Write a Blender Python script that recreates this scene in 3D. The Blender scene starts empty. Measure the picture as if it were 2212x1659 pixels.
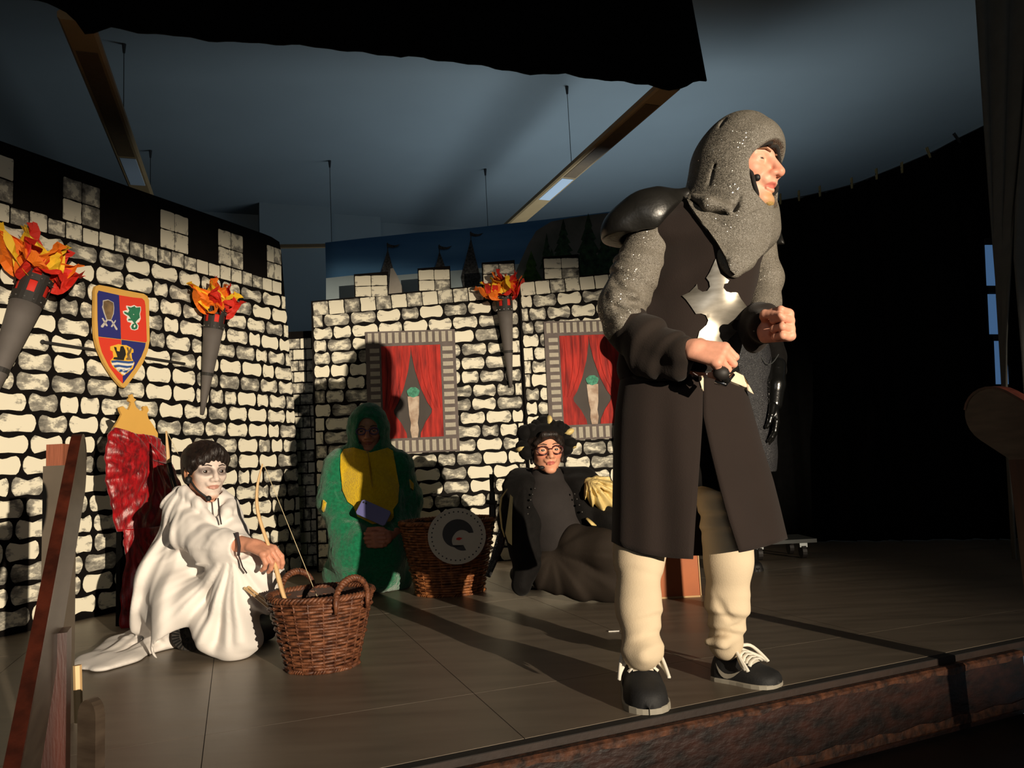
import bpy, bmesh, math, random
import numpy as np
from mathutils import Vector, Matrix
random.seed(7)
rng = np.random.RandomState(11)
S = bpy.context.scene
COL = S.collection

# ------------------------------------------------------------------ camera, world, lights, exposure
FPX, CX, CY = 1661.0, 1106.0, 829.5
PITCH, ROLL = math.radians(6.19), 0.05
CAM = np.array([0.0, 0.0, 0.69])
_F = np.array([0, math.cos(PITCH), math.sin(PITCH)])
_U0 = np.array([0, -math.sin(PITCH), math.cos(PITCH)])
_R0 = np.array([1.0, 0, 0])
_R = math.cos(ROLL) * _R0 - math.sin(ROLL) * _U0
_U = math.cos(ROLL) * _U0 + math.sin(ROLL) * _R0
cam_d = bpy.data.cameras.new('camera')
cam_d.sensor_width = 36.0
cam_d.lens = FPX / 2212.0 * 36.0
cam_d.clip_start = 0.05
cam_o = bpy.data.objects.new('camera', cam_d)
COL.objects.link(cam_o)
M = Matrix(((_R[0], _U[0], -_F[0], CAM[0]), (_R[1], _U[1], -_F[1], CAM[1]), (_R[2], _U[2], -_F[2], CAM[2]), (0, 0, 0, 1)))
cam_o.matrix_world = M
S.camera = cam_o

wd = bpy.data.worlds.new('world')
S.world = wd
wd.use_nodes = True
wd.node_tree.nodes['Background'].inputs[0].default_value = (0.75, 0.88, 1.0, 1)
wd.node_tree.nodes['Background'].inputs[1].default_value = 0.11

def lamp(name, kind, loc, target, energy, color, size=0.1, angle=None, blend=0.3, scale=(1, 1, 1), up='Y'):
    ld = bpy.data.lights.new(name, kind)
    ld.energy = energy
    ld.color = color
    if kind == 'SPOT':
        ld.spot_size = angle
        ld.spot_blend = blend
    ld.shadow_soft_size = size
    o = bpy.data.objects.new(name, ld)
    COL.objects.link(o)
    o.location = loc
    d = Vector(target) - Vector(loc)
    o.rotation_euler = d.to_track_quat('-Z', up).to_euler()
    o.scale = scale
    return o

# follow spot in the hall, far right behind the camera; a blue uplight behind the scenery
lamp('stage_spotlight', 'SPOT', (7.0, -9.2, 2.1), (-0.62, 4.1, 0.86), 12600, (1.0, 0.845, 0.645), 0.05, math.radians(12.0), 0.72, (2.45, 1.0, 1.0))
lamp('blue_uplight', 'SPOT', (1.25, 7.3, 0.5), (0.5, 6.2, 4.0), 300, (0.72, 0.88, 1.0), 1.1, math.radians(150), 1.0)
lamp('added_fill_light', 'POINT', (-1.0, -6.0, 2.9), (0, 0, 0), 110, (1.0, 0.95, 0.88), 1.0)  # unseen fill, added to lift the shadows and the nearer ceiling
S.view_settings.view_transform = 'Standard'
S.view_settings.look = 'None'
S.view_settings.exposure = 0.0
S.view_settings.gamma = 1.0
S.view_settings.use_curve_mapping = False

# ------------------------------------------------------------------ helpers
def V(*a):
    return np.array(a, dtype=float)
def ray(x, y):
    return _F + (x - CX) / FPX * _R + (CY - y) / FPX * _U
def P(x, y, d):
    v = ray(x, y); return CAM + v * (d / v[1])
def Pz(x, y, z=0.0):
    v = ray(x, y); return CAM + v * ((z - CAM[2]) / v[2])
def PL(x, y, a, b):
    v = ray(x, y); n = V(-(b[1] - a[1]), b[0] - a[0], 0)
    t = ((V(a[0], a[1], 0) - CAM) @ n) / (v @ n); return CAM + v * t
def lin(c):
    return tuple(((u / 255.0) / 12.92 if u / 255.0 <= 0.04045 else ((u / 255.0 + 0.055) / 1.055) ** 2.4) for u in c)

MATS = {}
def mat(name, col, rough=0.7, metal=0.0, var=0.0, vscale=8.0, bump=0.0, bscale=40.0, spec=0.5, attr=None, sheen=0.0,
        coat=0.0, col2=None, stretch=None, rvar=0.0, transl=0.0):
    """procedural principled material; var mixes towards a darker tone (or col2) with noise"""
    if name in MATS:
        return MATS[name]
    m = bpy.data.materials.new(name); m.use_nodes = True
    nt = m.node_tree; N = nt.nodes; L = nt.links
    b = N['Principled BSDF']
    c = lin(col) if max(col) > 1.0 else tuple(col)
    b.inputs['Roughness'].default_value = rough
    b.inputs['Metallic'].default_value = metal
    b.inputs['Specular IOR Level'].default_value = spec
    if sheen: b.inputs['Sheen Weight'].default_value = sheen
    if coat: b.inputs['Coat Weight'].default_value = coat
    tc = N.new('ShaderNodeTexCoord'); mp = N.new('ShaderNodeMapping')
    L.new(tc.outputs['Object'], mp.inputs['Vector'])
    if stretch: mp.inputs['Scale'].default_value = stretch
    src = None
    if attr:
        a = N.new('ShaderNodeAttribute'); a.attribute_name = attr; src = a.outputs['Color']
    if var or col2:
        nz = N.new('ShaderNodeTexNoise'); nz.inputs['Scale'].default_value = vscale; nz.inputs['Detail'].default_value = 6
        L.new(mp.outputs[0], nz.inputs['Vector'])
        rp = N.new('ShaderNodeValToRGB'); rp.color_ramp.elements[0].position = 0.35; rp.color_ramp.elements[1].position = 0.68
        L.new(nz.outputs['Fac'], rp.inputs['Fac'])
        mx = N.new('ShaderNodeMix'); mx.data_type = 'RGBA'
        if src is not None:
            mx.blend_type = 'MULTIPLY'; mx.inputs[0].default_value = var
            L.new(src, mx.inputs[6]); L.new(rp.outputs[0], mx.inputs[7])
        else:
            L.new(rp.outputs[0], mx.inputs[0])
            c2 = (lin(col2) if max(col2) > 1.0 else tuple(col2)) if col2 else tuple(u * (1 - var) for u in c)
            mx.inputs[6].default_value = (*c2, 1); mx.inputs[7].default_value = (*c, 1)
        src = mx.outputs[2]
        if rvar:
            mr = N.new('ShaderNodeMapRange'); mr.inputs[3].default_value = rough - rvar; mr.inputs[4].default_value = rough + rvar
            L.new(nz.outputs['Fac'], mr.inputs[0]); L.new(mr.outputs[0], b.inputs['Roughness'])
    if src is not None:
        L.new(src, b.inputs['Base Color'])
    else:
        b.inputs['Base Color'].default_value = (*c, 1)
    if bump:
        n2 = N.new('ShaderNodeTexNoise'); n2.inputs['Scale'].default_value = bscale; n2.inputs['Detail'].default_value = 4
        L.new(mp.outputs[0], n2.inputs['Vector'])
        bp = N.new('ShaderNodeBump'); bp.inputs['Strength'].default_value = bump; bp.inputs['Distance'].default_value = 0.01
        L.new(n2.outputs['Fac'], bp.inputs['Height']); L.new(bp.outputs[0], b.inputs['Normal'])
    MATS[name] = m
    return m

def glitter(name, col, col2, scale, thr, rough=0.45):
    """knit cloth with glinting specks: a cell noise turns single threads to bright metal with their own tilt"""
    m = bpy.data.materials.new(name); m.use_nodes = True
    nt = m.node_tree; N = nt.nodes; L = nt.links; b = N['Principled BSDF']
    tc = N.new('ShaderNodeTexCoord')
    vo = N.new('ShaderNodeTexVoronoi'); vo.inputs['Scale'].default_value = scale
    L.new(tc.outputs['Object'], vo.inputs['Vector'])
    sp = N.new('ShaderNodeSeparateColor'); L.new(vo.outputs['Color'], sp.inputs[0])
    gt = N.new('ShaderNodeMath'); gt.operation = 'GREATER_THAN'; gt.inputs[1].default_value = thr
    L.new(sp.outputs[0], gt.inputs[0])
    L.new(gt.outputs[0], b.inputs['Metallic'])
    nz = N.new('ShaderNodeTexNoise'); nz.inputs['Scale'].default_value = 60; nz.inputs['Detail'].default_value = 5
    L.new(tc.outputs['Object'], nz.inputs['Vector'])
    m0 = N.new('ShaderNodeMix'); m0.data_type = 'RGBA'; L.new(nz.outputs['Fac'], m0.inputs[0])
    c = lin(col); m0.inputs[6].default_value = (*[u * .86 for u in c], 1); m0.inputs[7].default_value = (*[u * 1.12 for u in c], 1)
    mx = N.new('ShaderNodeMix'); mx.data_type = 'RGBA'; L.new(gt.outputs[0], mx.inputs[0])
    L.new(m0.outputs[2], mx.inputs[6]); mx.inputs[7].default_value = (*lin(col2), 1)
    L.new(mx.outputs[2], b.inputs['Base Color'])
    mr = N.new('ShaderNodeMapRange'); mr.inputs[3].default_value = rough; mr.inputs[4].default_value = 0.22
    L.new(gt.outputs[0], mr.inputs[0]); L.new(mr.outputs[0], b.inputs['Roughness'])
    geo = N.new('ShaderNodeNewGeometry')
    sb = N.new('ShaderNodeVectorMath'); sb.operation = 'SUBTRACT'; sb.inputs[1].default_value = (.5, .5, .5)
    L.new(vo.outputs['Color'], sb.inputs[0])
    sc = N.new('ShaderNodeVectorMath'); sc.operation = 'SCALE'; sc.inputs['Scale'].default_value = 0.9
    L.new(sb.outputs[0], sc.inputs[0])
    ad = N.new('ShaderNodeVectorMath'); ad.operation = 'ADD'; L.new(geo.outputs['Normal'], ad.inputs[0]); L.new(sc.outputs[0], ad.inputs[1])
    nm = N.new('ShaderNodeVectorMath'); nm.operation = 'NORMALIZE'; L.new(ad.outputs[0], nm.inputs[0])
    L.new(nm.outputs[0], b.inputs['Normal'])
    MATS[name] = m
    return m

def mesh_obj(name, verts, faces, m, parent=None, smooth=True, cols=None):
    me = bpy.data.meshes.new(name)
    if isinstance(verts, np.ndarray): verts = verts.tolist()
    if isinstance(faces, np.ndarray): faces = faces.tolist()
    me.from_pydata(verts, [], faces)
    me.update()
    if smooth: me.polygons.foreach_set('use_smooth', [True] * len(me.polygons))
    if cols is not None:
        a = me.color_attributes.new('Col', 'FLOAT_COLOR', 'POINT')
        a.data.foreach_set('color', np.c_[cols, np.ones(len(cols))].ravel())
    if m is not None: me.materials.append(m)
    o = bpy.data.objects.new(name, me)
    COL.objects.link(o)
    if parent is not None: o.parent = parent
    return o

def empty(name, loc=(0, 0, 0), rz=0.0):
    o = bpy.data.objects.new(name, None)
    COL.objects.link(o); o.location = loc; o.rotation_euler = (0, 0, rz)
    o.empty_display_size = 0.05
    return o

def tag(o, label=None, cat=None, group=None, kind=None):
    if label: o['label'] = label
    if cat: o['category'] = cat
    if group: o['group'] = group
    if kind: o['kind'] = kind
    return o

def thing(name, label, cat, loc=(0, 0, 0), group=None):
    """an Empty at the base of a thing; children keep world coordinates"""
    o = empty(name, loc)
    o['_loc'] = 1
    bpy.context.view_layer.update()
    return tag(o, label, cat, group)

def adopt(parent, *objs):
    for o in objs:
        o.parent = parent
        o.matrix_parent_inverse = Matrix.Translation(Vector(parent.location)).inverted()
    return objs[0] if objs else None

class MB:
    """collects pieces into one mesh"""
    def __init__(s): s.v = []; s.f = []
    def add(s, v, f):
        n = len(s.v); s.v += [tuple(map(float, q)) for q in v]; s.f += [tuple(i + n for i in q) for q in f]; return s
    def box(s, c, sx, sy, sz, R=None):
        c = np.asarray(c, float); R = np.eye(3) if R is None else R
        vs = [c + R @ V(x * sx / 2, y * sy / 2, z * sz / 2) for x in (-1, 1) for y in (-1, 1) for z in (-1, 1)]
        return s.add(vs, [(0, 1, 3, 2), (4, 6, 7, 5), (0, 4, 5, 1), (2, 3, 7, 6), (0, 2, 6, 4), (1, 5, 7, 3)])
    def tube(s, pts, r, n=8, cap=True, flat=1.0, axis=None):
        pts = [np.asarray(p, float) for p in pts]; k = len(pts)
        rs = [r] * k if np.isscalar(r) else list(r)
        vs = []; up = None
        for i in range(k):
            t = pts[min(i + 1, k - 1)] - pts[max(i - 1, 0)]; t = t / (np.linalg.norm(t) + 1e-12)
            if up is None:
                up = np.asarray(axis, float) if axis is not None else (V(0, 0, 1) if abs(t[2]) < .9 else V(1, 0, 0))
            a = np.cross(t, up); a /= np.linalg.norm(a) + 1e-12; b = np.cross(a, t); up = b
            for j in range(n):
                th = 2 * math.pi * j / n
                vs.append(pts[i] + rs[i] * (math.cos(th) * a + flat * math.sin(th) * b))
        fs = [(i * n + j, i * n + (j + 1) % n, (i + 1) * n + (j + 1) % n, (i + 1) * n + j) for i in range(k - 1) for j in range(n)]
        if cap: fs += [tuple(range(n))[::-1], tuple((k - 1) * n + j for j in range(n))]
        return s.add(vs, fs)
    def prism(s, out, th, O=(0, 0, 0), ax=(1, 0, 0), ay=(0, 0, 1), az=None, bev=0.0):
        """extrude a 2-D outline by th along az (front face at +th)"""
        O = np.asarray(O, float); ax = np.asarray(ax, float); ay = np.asarray(ay, float)
        az = np.cross(ax, ay) if az is None else np.asarray(az, float); n = len(out)
        c = np.mean(np.asarray(out, float), axis=0)
        vs = [O + ax * p[0] + ay * p[1] for p in out]
        if bev:
            vs += [O + ax * p[0] + ay * p[1] + az * (th - bev) for p in out]
            q = [c + (np.asarray(p) - c) * (1 - bev / max(np.linalg.norm(np.asarray(p) - c), 1e-6)) for p in out]
            vs += [O + ax * p[0] + ay * p[1] + az * th for p in q]
            rings = 3
        else:
            vs += [O + ax * p[0] + ay * p[1] + az * th for p in out]; rings = 2
        fs = [tuple(range(n))[::-1], tuple((rings - 1) * n + j for j in range(n))]
        for k in range(rings - 1):
            fs += [(k * n + j, k * n + (j + 1) % n, (k + 1) * n + (j + 1) % n, (k + 1) * n + j) for j in range(n)]
        return s.add(vs, fs)
    def ball(s, c, r, n=10, R=None):
        c = np.asarray(c, float); r = np.ones(3) * r if np.isscalar(r) else np.asarray(r, float); R = np.eye(3) if R is None else R
        vs = [c + R @ (r * V(0, 0, -1))]; h = n // 2
        for i in range(1, h):
            ph = -math.pi / 2 + math.pi * i / h
            vs += [c + R @ (r * V(math.cos(ph) * math.cos(2 * math.pi * j / n), math.cos(ph) * math.sin(2 * math.pi * j / n), math.sin(ph))) for j in range(n)]
        vs.append(c + R @ (r * V(0, 0, 1))); e = len(vs) - 1
        fs = [(0, 1 + (j + 1) % n, 1 + j) for j in range(n)]
        for i in range(h - 2):
            fs += [(1 + i * n + j, 1 + i * n + (j + 1) % n, 1 + (i + 1) * n + (j + 1) % n, 1 + (i + 1) * n + j) for j in range(n)]
        fs += [(1 + (h - 2) * n + j, 1 + (h - 2) * n + (j + 1) % n, e) for j in range(n)]
        return s.add(vs, fs)
    def grid(s, rows, close=False):
        m = len(rows[0]); vs = [p for r in rows for p in r]
        fs = []
        for i in range(len(rows) - 1):
            for j in range(m if close else m - 1):
                fs.append((i * m + j, i * m + (j + 1) % m, (i + 1) * m + (j + 1) % m, (i + 1) * m + j))
        return s.add(vs, fs)
    def build(s, name, m, parent=None, smooth=False, label=None):
        o = mesh_obj(name, s.v, s.f, m, None, smooth)
        if parent is not None: adopt(parent, o)
        if label: o['label'] = label
        return o

def sheet(mb, rows, th):
    """a cloth sheet with thickness: rows is a grid of points"""
    G = np.array(rows); du = np.gradient(G, axis=0); dv = np.gradient(G, axis=1)
    n = np.cross(dv, du); n /= np.linalg.norm(n, axis=2, keepdims=True) + 1e-12
    a = G + n * th / 2; b = G - n * th / 2; r, c = G.shape[:2]
    base = len(mb.v)
    mb.v += [tuple(map(float, p)) for p in a.reshape(-1, 3)] + [tuple(map(float, p)) for p in b.reshape(-1, 3)]
    f = []
    for i in range(r - 1):
        for j in range(c - 1):
            q = (i * c + j, i * c + j + 1, (i + 1) * c + j + 1, (i + 1) * c + j)
            f.append(q); f.append(tuple(k + r * c for k in q[::-1]))
    rim = [j for j in range(c)] + [i * c + c - 1 for i in range(1, r)] + [(r - 1) * c + j for j in range(c - 2, -1, -1)] + [i * c for i in range(r - 2, 0, -1)]
    for k in range(len(rim)):
        p, q = rim[k], rim[(k + 1) % len(rim)]
        f.append((q, p, p + r * c, q + r * c))
    mb.f += [tuple(i + base for i in q) for q in f]
    return mb

def catmull(pts, n):
    """smooth resampled curve through points"""
    p = np.asarray(pts, float); k = len(p)
    if k < 3: return np.array([p[0] + (p[-1] - p[0]) * t for t in np.linspace(0, 1, n)])
    q = np.vstack([2 * p[0] - p[1], p, 2 * p[-1] - p[-2]])
    out = []
    for t in np.linspace(0, k - 1, n):
        i = min(int(t), k - 2); u = t - i
        a, b, c, d = q[i], q[i + 1], q[i + 2], q[i + 3]
        out.append(.5 * ((2 * b) + (-a + c) * u + (2 * a - 5 * b + 4 * c - d) * u * u + (-a + 3 * b - 3 * c + d) * u ** 3))
    return np.array(out)

# ------------------------------------------------------------------ implicit bodies: smooth union of soft shapes, meshed by surface nets
def unit(v):
    v = np.asarray(v, float); return v / (np.linalg.norm(v) + 1e-12)
class Field:
    def __init__(s, h): s.h = h; s.ops = []
    def rc(s, a, b, ra, rb=None, k=0.02, sq=None, op='u'):
        """round cone a->b; sq=(axis, factor) squashes it along an axis"""
        rb = ra if rb is None else rb
        s.ops.append(('rc', np.asarray(a, float), np.asarray(b, float), ra, rb, k, sq, op)); return s
    def chain(s, pts, rs, k=0.015, sq=None, op='u'):
        rs = [rs] * len(pts) if np.isscalar(rs) else rs
        for i in range(len(pts) - 1): s.rc(pts[i], pts[i + 1], rs[i], rs[i + 1], k, sq, op)
        return s
    def ell(s, c, r, R=None, k=0.02, op='u'):
        r = np.ones(3) * r if np.isscalar(r) else np.asarray(r, float)
        s.ops.append(('el', np.asarray(c, float), r, np.eye(3) if R is None else np.asarray(R, float), k, op)); return s
    def half(s, p, n, k=0.01):
        """cut away the side the normal points to"""
        s.ops.append(('hf', np.asarray(p, float), unit(n), k)); return s
    def wave(s, fn): s.ops.append(('wv', fn)); return s
    def mesh(s):
        h = s.h; lo = np.full(3, 1e9); hi = -lo
        for o in s.ops:
            if o[0] == 'rc' and o[7] == 'u':
                r = max(o[3], o[4]) * (max(1, o[6][1]) if o[6] else 1)
                lo = np.minimum(lo, np.minimum(o[1], o[2]) - r); hi = np.maximum(hi, np.maximum(o[1], o[2]) + r)
            if o[0] == 'el' and o[5] == 'u':
                e = np.sqrt(((o[3] * o[2][None, :]) ** 2).sum(1)); lo = np.minimum(lo, o[1] - e); hi = np.maximum(hi, o[1] + e)
        lo -= 0.03 + 3 * h; hi += 0.03 + 3 * h
        n = np.ceil((hi - lo) / h).astype(int) + 1
        D = np.full(n, 0.5, np.float32)
        gx = [(lo[i] + np.arange(n[i]) * h).astype(np.float32) for i in range(3)]
        for o in s.ops:
            if o[0] == 'wv':
                band = np.abs(D) < 0.06
                idx = np.nonzero(band)
                pts = np.stack([gx[i][idx[i]] for i in range(3)], 1)
                D[band] += o[1](pts).astype(np.float32); continue
            if o[0] == 'hf':
                d = (gx[0][:, None, None] - o[1][0]) * o[2][0] + (gx[1][None, :, None] - o[1][1]) * o[2][1] + (gx[2][None, None, :] - o[1][2]) * o[2][2]
                D = np.maximum(D, d); continue
            if o[0] == 'rc':
                _, a, b, ra, rb, k, sq, op = o
                r = max(ra, rb) * (max(1, sq[1]) if sq else 1); blo = np.minimum(a, b) - r; bhi = np.maximum(a, b) + r
            else:
                _, c, r3, R, k, op = o
                e = np.sqrt(((R * r3[None, :]) ** 2).sum(1)); blo = c - e; bhi = c + e
            mg = k + 0.03 + 2 * h
            i0 = np.maximum(np.floor((blo - mg - lo) / h).astype(int), 0); i1 = np.minimum(np.ceil((bhi + mg - lo) / h).astype(int) + 1, n)
            if (i1 <= i0).any(): continue
            X = gx[0][i0[0]:i1[0]][:, None, None]; Y = gx[1][i0[1]:i1[1]][None, :, None]; Z = gx[2][i0[2]:i1[2]][None, None, :]
            if o[0] == 'rc':
                px, py, pz = X - a[0], Y - a[1], Z - a[2]; ab = b - a; sc = 1.0
                if sq:
                    ax = unit(sq[0]); q = (px * ax[0] + py * ax[1] + pz * ax[2]) * (1 / sq[1] - 1)
                    px, py, pz = px + ax[0] * q, py + ax[1] * q, pz + ax[2] * q; ab = ab + ax * (ab @ ax) * (1 / sq[1] - 1); sc = min(1, sq[1])
                L2 = ab @ ab + 1e-12
                t = np.clip((px * ab[0] + py * ab[1] + pz * ab[2]) / L2, 0, 1)
                d = (np.sqrt((px - t * ab[0]) ** 2 + (py - t * ab[1]) ** 2 + (pz - t * ab[2]) ** 2) - (ra + (rb - ra) * t)) * sc
            else:
                px, py, pz = X - c[0], Y - c[1], Z - c[2]
                q = [(px * R[0, i] + py * R[1, i] + pz * R[2, i]) / r3[i] for i in range(3)]
                k0 = np.sqrt(q[0] ** 2 + q[1] ** 2 + q[2] ** 2)
                k1 = np.sqrt((q[0] / r3[0]) ** 2 + (q[1] / r3[1]) ** 2 + (q[2] / r3[2]) ** 2) + 1e-6
                d = np.where(k0 < 0.02, -min(r3), k0 * (k0 - 1) / k1)
            sub = D[i0[0]:i1[0], i0[1]:i1[1], i0[2]:i1[2]]
            if op == 'u':
                g = np.clip(.5 + .5 * (sub - d) / k, 0, 1); sub[...] = sub + (d - sub) * g - k * g * (1 - g)
            else:
                d = -d; g = np.clip(.5 - .5 * (sub - d) / k, 0, 1); sub[...] = sub + (d - sub) * g + k * g * (1 - g)
        return nets(D, lo, h)

def nets(D, lo, h):
    I = D < 0
    n = D.shape
    c = np.zeros((n[0] - 1, n[1] - 1, n[2] - 1), np.uint8)
    for i in (0, 1):
        for j in (0, 1):
            for k in (0, 1):
                c += I[i:n[0] - 1 + i, j:n[1] - 1 + j, k:n[2] - 1 + k]
    act = (c > 0) & (c < 8)
    ix = np.argwhere(act)
    idm = np.full(act.shape, -1, np.int32); idm[act] = np.arange(len(ix))
    acc = np.zeros((len(ix), 3)); cnt = np.zeros(len(ix))
    cor = [(i, j, k) for i in (0, 1) for j in (0, 1) for k in (0, 1)]
    for a in cor:
        for ax in range(3):
            if a[ax]: continue
            b = list(a); b[ax] = 1
            da = D[ix[:, 0] + a[0], ix[:, 1] + a[1], ix[:, 2] + a[2]]; db = D[ix[:, 0] + b[0], ix[:, 1] + b[1], ix[:, 2] + b[2]]
            m = (da < 0) != (db < 0)
            t = np.where(m, da / np.where(m, da - db, 1), 0)
            p = np.tile(np.array(a, float), (len(ix), 1)); p[:, ax] += t
            acc[m] += p[m]; cnt[m] += 1
    verts = lo + (ix + acc / np.maximum(cnt, 1)[:, None]) * h
    F = []
    for ax in range(3):
        o1, o2 = [(1, 2), (2, 0), (0, 1)][ax]
        sl0 = [slice(None)] * 3; sl1 = [slice(None)] * 3
        sl0[ax] = slice(0, n[ax] - 1); sl1[ax] = slice(1, n[ax])
        a = I[tuple(sl0)]; b = I[tuple(sl1)]
        e = np.argwhere(a != b)
        e = e[(e[:, o1] > 0) & (e[:, o2] > 0) & (e[:, o1] < n[o1] - 1) & (e[:, o2] < n[o2] - 1)]
        if not len(e): continue
        ins = a[e[:, 0], e[:, 1], e[:, 2]]
        def cid(d1, d2):
            q = e.copy(); q[:, o1] += d1; q[:, o2] += d2
            return idm[q[:, 0], q[:, 1], q[:, 2]]
        q = np.stack([cid(-1, -1), cid(0, -1), cid(0, 0), cid(-1, 0)], 1)
        q[~ins] = q[~ins][:, ::-1]
        F.append(q)
    F = np.concatenate(F)
    return verts, F[(F >= 0).all(1)]

def relax(v, f, it=2, lam=0.5):
    """a little smoothing of the net"""
    e = np.concatenate([f[:, [0, 1]], f[:, [1, 2]], f[:, [2, 3]], f[:, [3, 0]]])
    for _ in range(it):
        s = np.zeros_like(v); c = np.zeros(len(v))
        for a, b in ((0, 1), (1, 0)):
            for i in range(3): s[:, i] += np.bincount(e[:, a], v[e[:, b], i], len(v))
            c += np.bincount(e[:, a], minlength=len(v))
        v = v + lam * (s / np.maximum(c, 1)[:, None] - v)
    return v
def join(ms):
    vs = []; fs = []; n = 0
    for v, f in ms:
        vs.append(v); fs.append(f + n); n += len(v)
    return np.concatenate(vs), np.concatenate(fs)
_wv = [(unit(rng.randn(3)), rng.rand() * 6.28, 0.6 + rng.rand() * 0.9) for _ in range(14)]
def wob(p, freq, seed=0):
    """cheap smooth noise in about -1..1"""
    o = np.zeros(len(p))
    for i in range(5):
        d, ph, fr = _wv[(i * 3 + seed) % 14]
        o += np.sin((p @ d) * freq * fr + ph + 1.7 * np.sin((p @ _wv[(i + seed + 5) % 14][0]) * freq * 0.7 + i))
    return o / 3.2

def fan(p, c, n, amp, r0, seed=0, ph=0.0, warp=.8):
    """folds that radiate from a point of tension (seen in the x-z plane)"""
    dx = p[:, 0] - c[0]; dz = p[:, 2] - c[2]; th = n * np.arctan2(dz, dx) + ph + warp * wob(p, 7, seed)
    w = np.clip(np.hypot(dx, dz) / r0, 0, 1); return amp * w * np.sin(th + .55 * np.sin(th))
def rings(p, a, b, n, amp, seed=0, warp=1.4):
    """wrinkles across a limb between a and b"""
    a = np.asarray(a, float); ab = np.asarray(b, float) - a; t = ((p - a) @ ab) / (ab @ ab)
    th = 2 * np.pi * n * t + warp * wob(p, 18, seed); w = np.clip(t * 5, 0, 1) * np.clip((1 - t) * 5, 0, 1)
    return amp * w * np.sin(th + .6 * np.sin(th)) * (.6 + .4 * wob(p, 12, seed + 3))
S.cycles.max_bounces = 6
S.cycles.diffuse_bounces = 3
S.cycles.glossy_bounces = 3
S.cycles.caustics_reflective = False
S.cycles.caustics_refractive = False
# ================================================================== the hall: floor, steps, ceiling, walls
TH = math.radians(20.0)
EU = V(math.cos(TH), math.sin(TH), 0); EV = V(-math.sin(TH), math.cos(TH), 0)
def H(u, v, z=0.0): return EU * u + EV * v + V(0, 0, z)
E0 = Pz(880, 1659); E1 = Pz(2180, 1390)          # front edge of the stage
ED = unit(E1 - E0); EN = V(ED[1], -ED[0], 0)      # along the edge; out towards the audience

class Pln:
    """a vertical plane; pixel outlines are carried over to it as s (along) and z (up)"""
    def __init__(s, a, b):
        s.A = V(a[0], a[1], 0); s.e = unit(V(b[0] - a[0], b[1] - a[1], 0)); s.n = V(s.e[1], -s.e[0], 0)
        if (CAM - s.A) @ s.n < 0: s.n = -s.n
    def sz(s, x, y):
        w = PL(x, y, s.A, s.A + s.e); return float((w - s.A) @ s.e), float(w[2])
    def W(s, q, z, o=0.0): return s.A + s.e * q + V(0, 0, z) + s.n * o
    def shape(s, mb, px, th, off=0.0, bev=0.0):
        return mb.prism([s.sz(*p) for p in px], th, s.A + s.n * off, s.e, V(0, 0, 1), s.n, bev)
    def flat(s, mb, out, th, off=0.0, bev=0.0):
        return mb.prism(out, th, s.A + s.n * off, s.e, V(0, 0, 1), s.n, bev)

def clip(poly, p, n):
    """keep the side of the line through p that n points away from"""
    out = []
    for i in range(len(poly)):
        a, b = poly[i], poly[(i + 1) % len(poly)]
        da, db = (a - p) @ n, (b - p) @ n
        if da <= 0: out.append(a)
        if da * db < 0: out.append(a + (b - a) * (da / (da - db)))
    return out

M_floor = mat('lino_floor', (132, 120, 105), 0.40, var=0.30, vscale=2.2, bump=0.05, bscale=160, spec=0.42, stretch=(1, 6, 1), rvar=0.07)
M_seam = mat('floor_seam', (34, 30, 27), 0.8)
M_wood = mat('dark_stained_wood', (92, 46, 30), 0.42, var=0.55, vscale=9, bump=0.12, bscale=30, stretch=(1, 1, 7), spec=0.5)
M_fascia = mat('worn_varnish', (56, 27, 18), 0.5, col2=(18, 9, 7), vscale=16, bump=0.3, bscale=40, stretch=(0.8, 0.8, 1.6))
M_edge = mat('worn_edge', (98, 58, 36), 0.6, col2=(34, 18, 12), vscale=34, bump=0.4, bscale=50)
M_step = mat('step_boards', (52, 36, 28), 0.6, var=0.5, vscale=6, bump=0.1)
M_ceil = mat('ceiling_paint', (150, 158, 160), 0.95, var=0.07, vscale=1.2)
M_wall = mat('hall_wall_paint', (150, 158, 158), 0.95, var=0.06, vscale=1.5)
M_black = mat('black_cloth', (9, 9, 9), 0.95, var=0.4, vscale=20, bump=0.15, bscale=120, spec=0.1)
M_grey = mat('grey_curtain', (104, 104, 100), 0.95, var=0.15, vscale=10, bump=0.3, bscale=200, spec=0.1)

# stage floor: a dark bed with large sheets laid in rows along the hall's axis
fl = MB()
bed = [E0 - ED * 3.0, E1 + ED * 3.6, H(7, 10.5), H(-6, 10.5), H(-6, 0.6)]
c0 = [V(p[0], p[1]) for p in bed]
fl.prism([(p[0], p[1]) for p in bed], 0.05, V(0, 0, -0.0512), V(1, 0, 0), V(0, 1, 0), V(0, 0, 1))
floor = tag(fl.build('floor', M_seam), kind='structure')
for iu in range(-5, 8):
    for iv in range(-1, 6):
        u0, v0 = -0.085 + iu * 0.775, 2.38 + (iv - 1) * 1.54
        g = 0.0012
        q = [H(u0 + g, v0 + g), H(u0 + .775 - g, v0 + g), H(u0 + .775 - g, v0 + 1.54 - g), H(u0 + g, v0 + 1.54 - g)]
        q = clip(q, E0 + EN * -0.035, EN)
        if len(q) < 3: continue
        cc = np.mean(q, axis=0)
        if cc[1] < 0.2 or abs(cc[0]) > 4.6: continue
        MB().prism([(p[0], p[1]) for p in q], 0.004, V(0, 0, -0.004), V(1, 0, 0), V(0, 1, 0), V(0, 0, 1)).build('floor_sheet', M_floor, floor)

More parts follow.
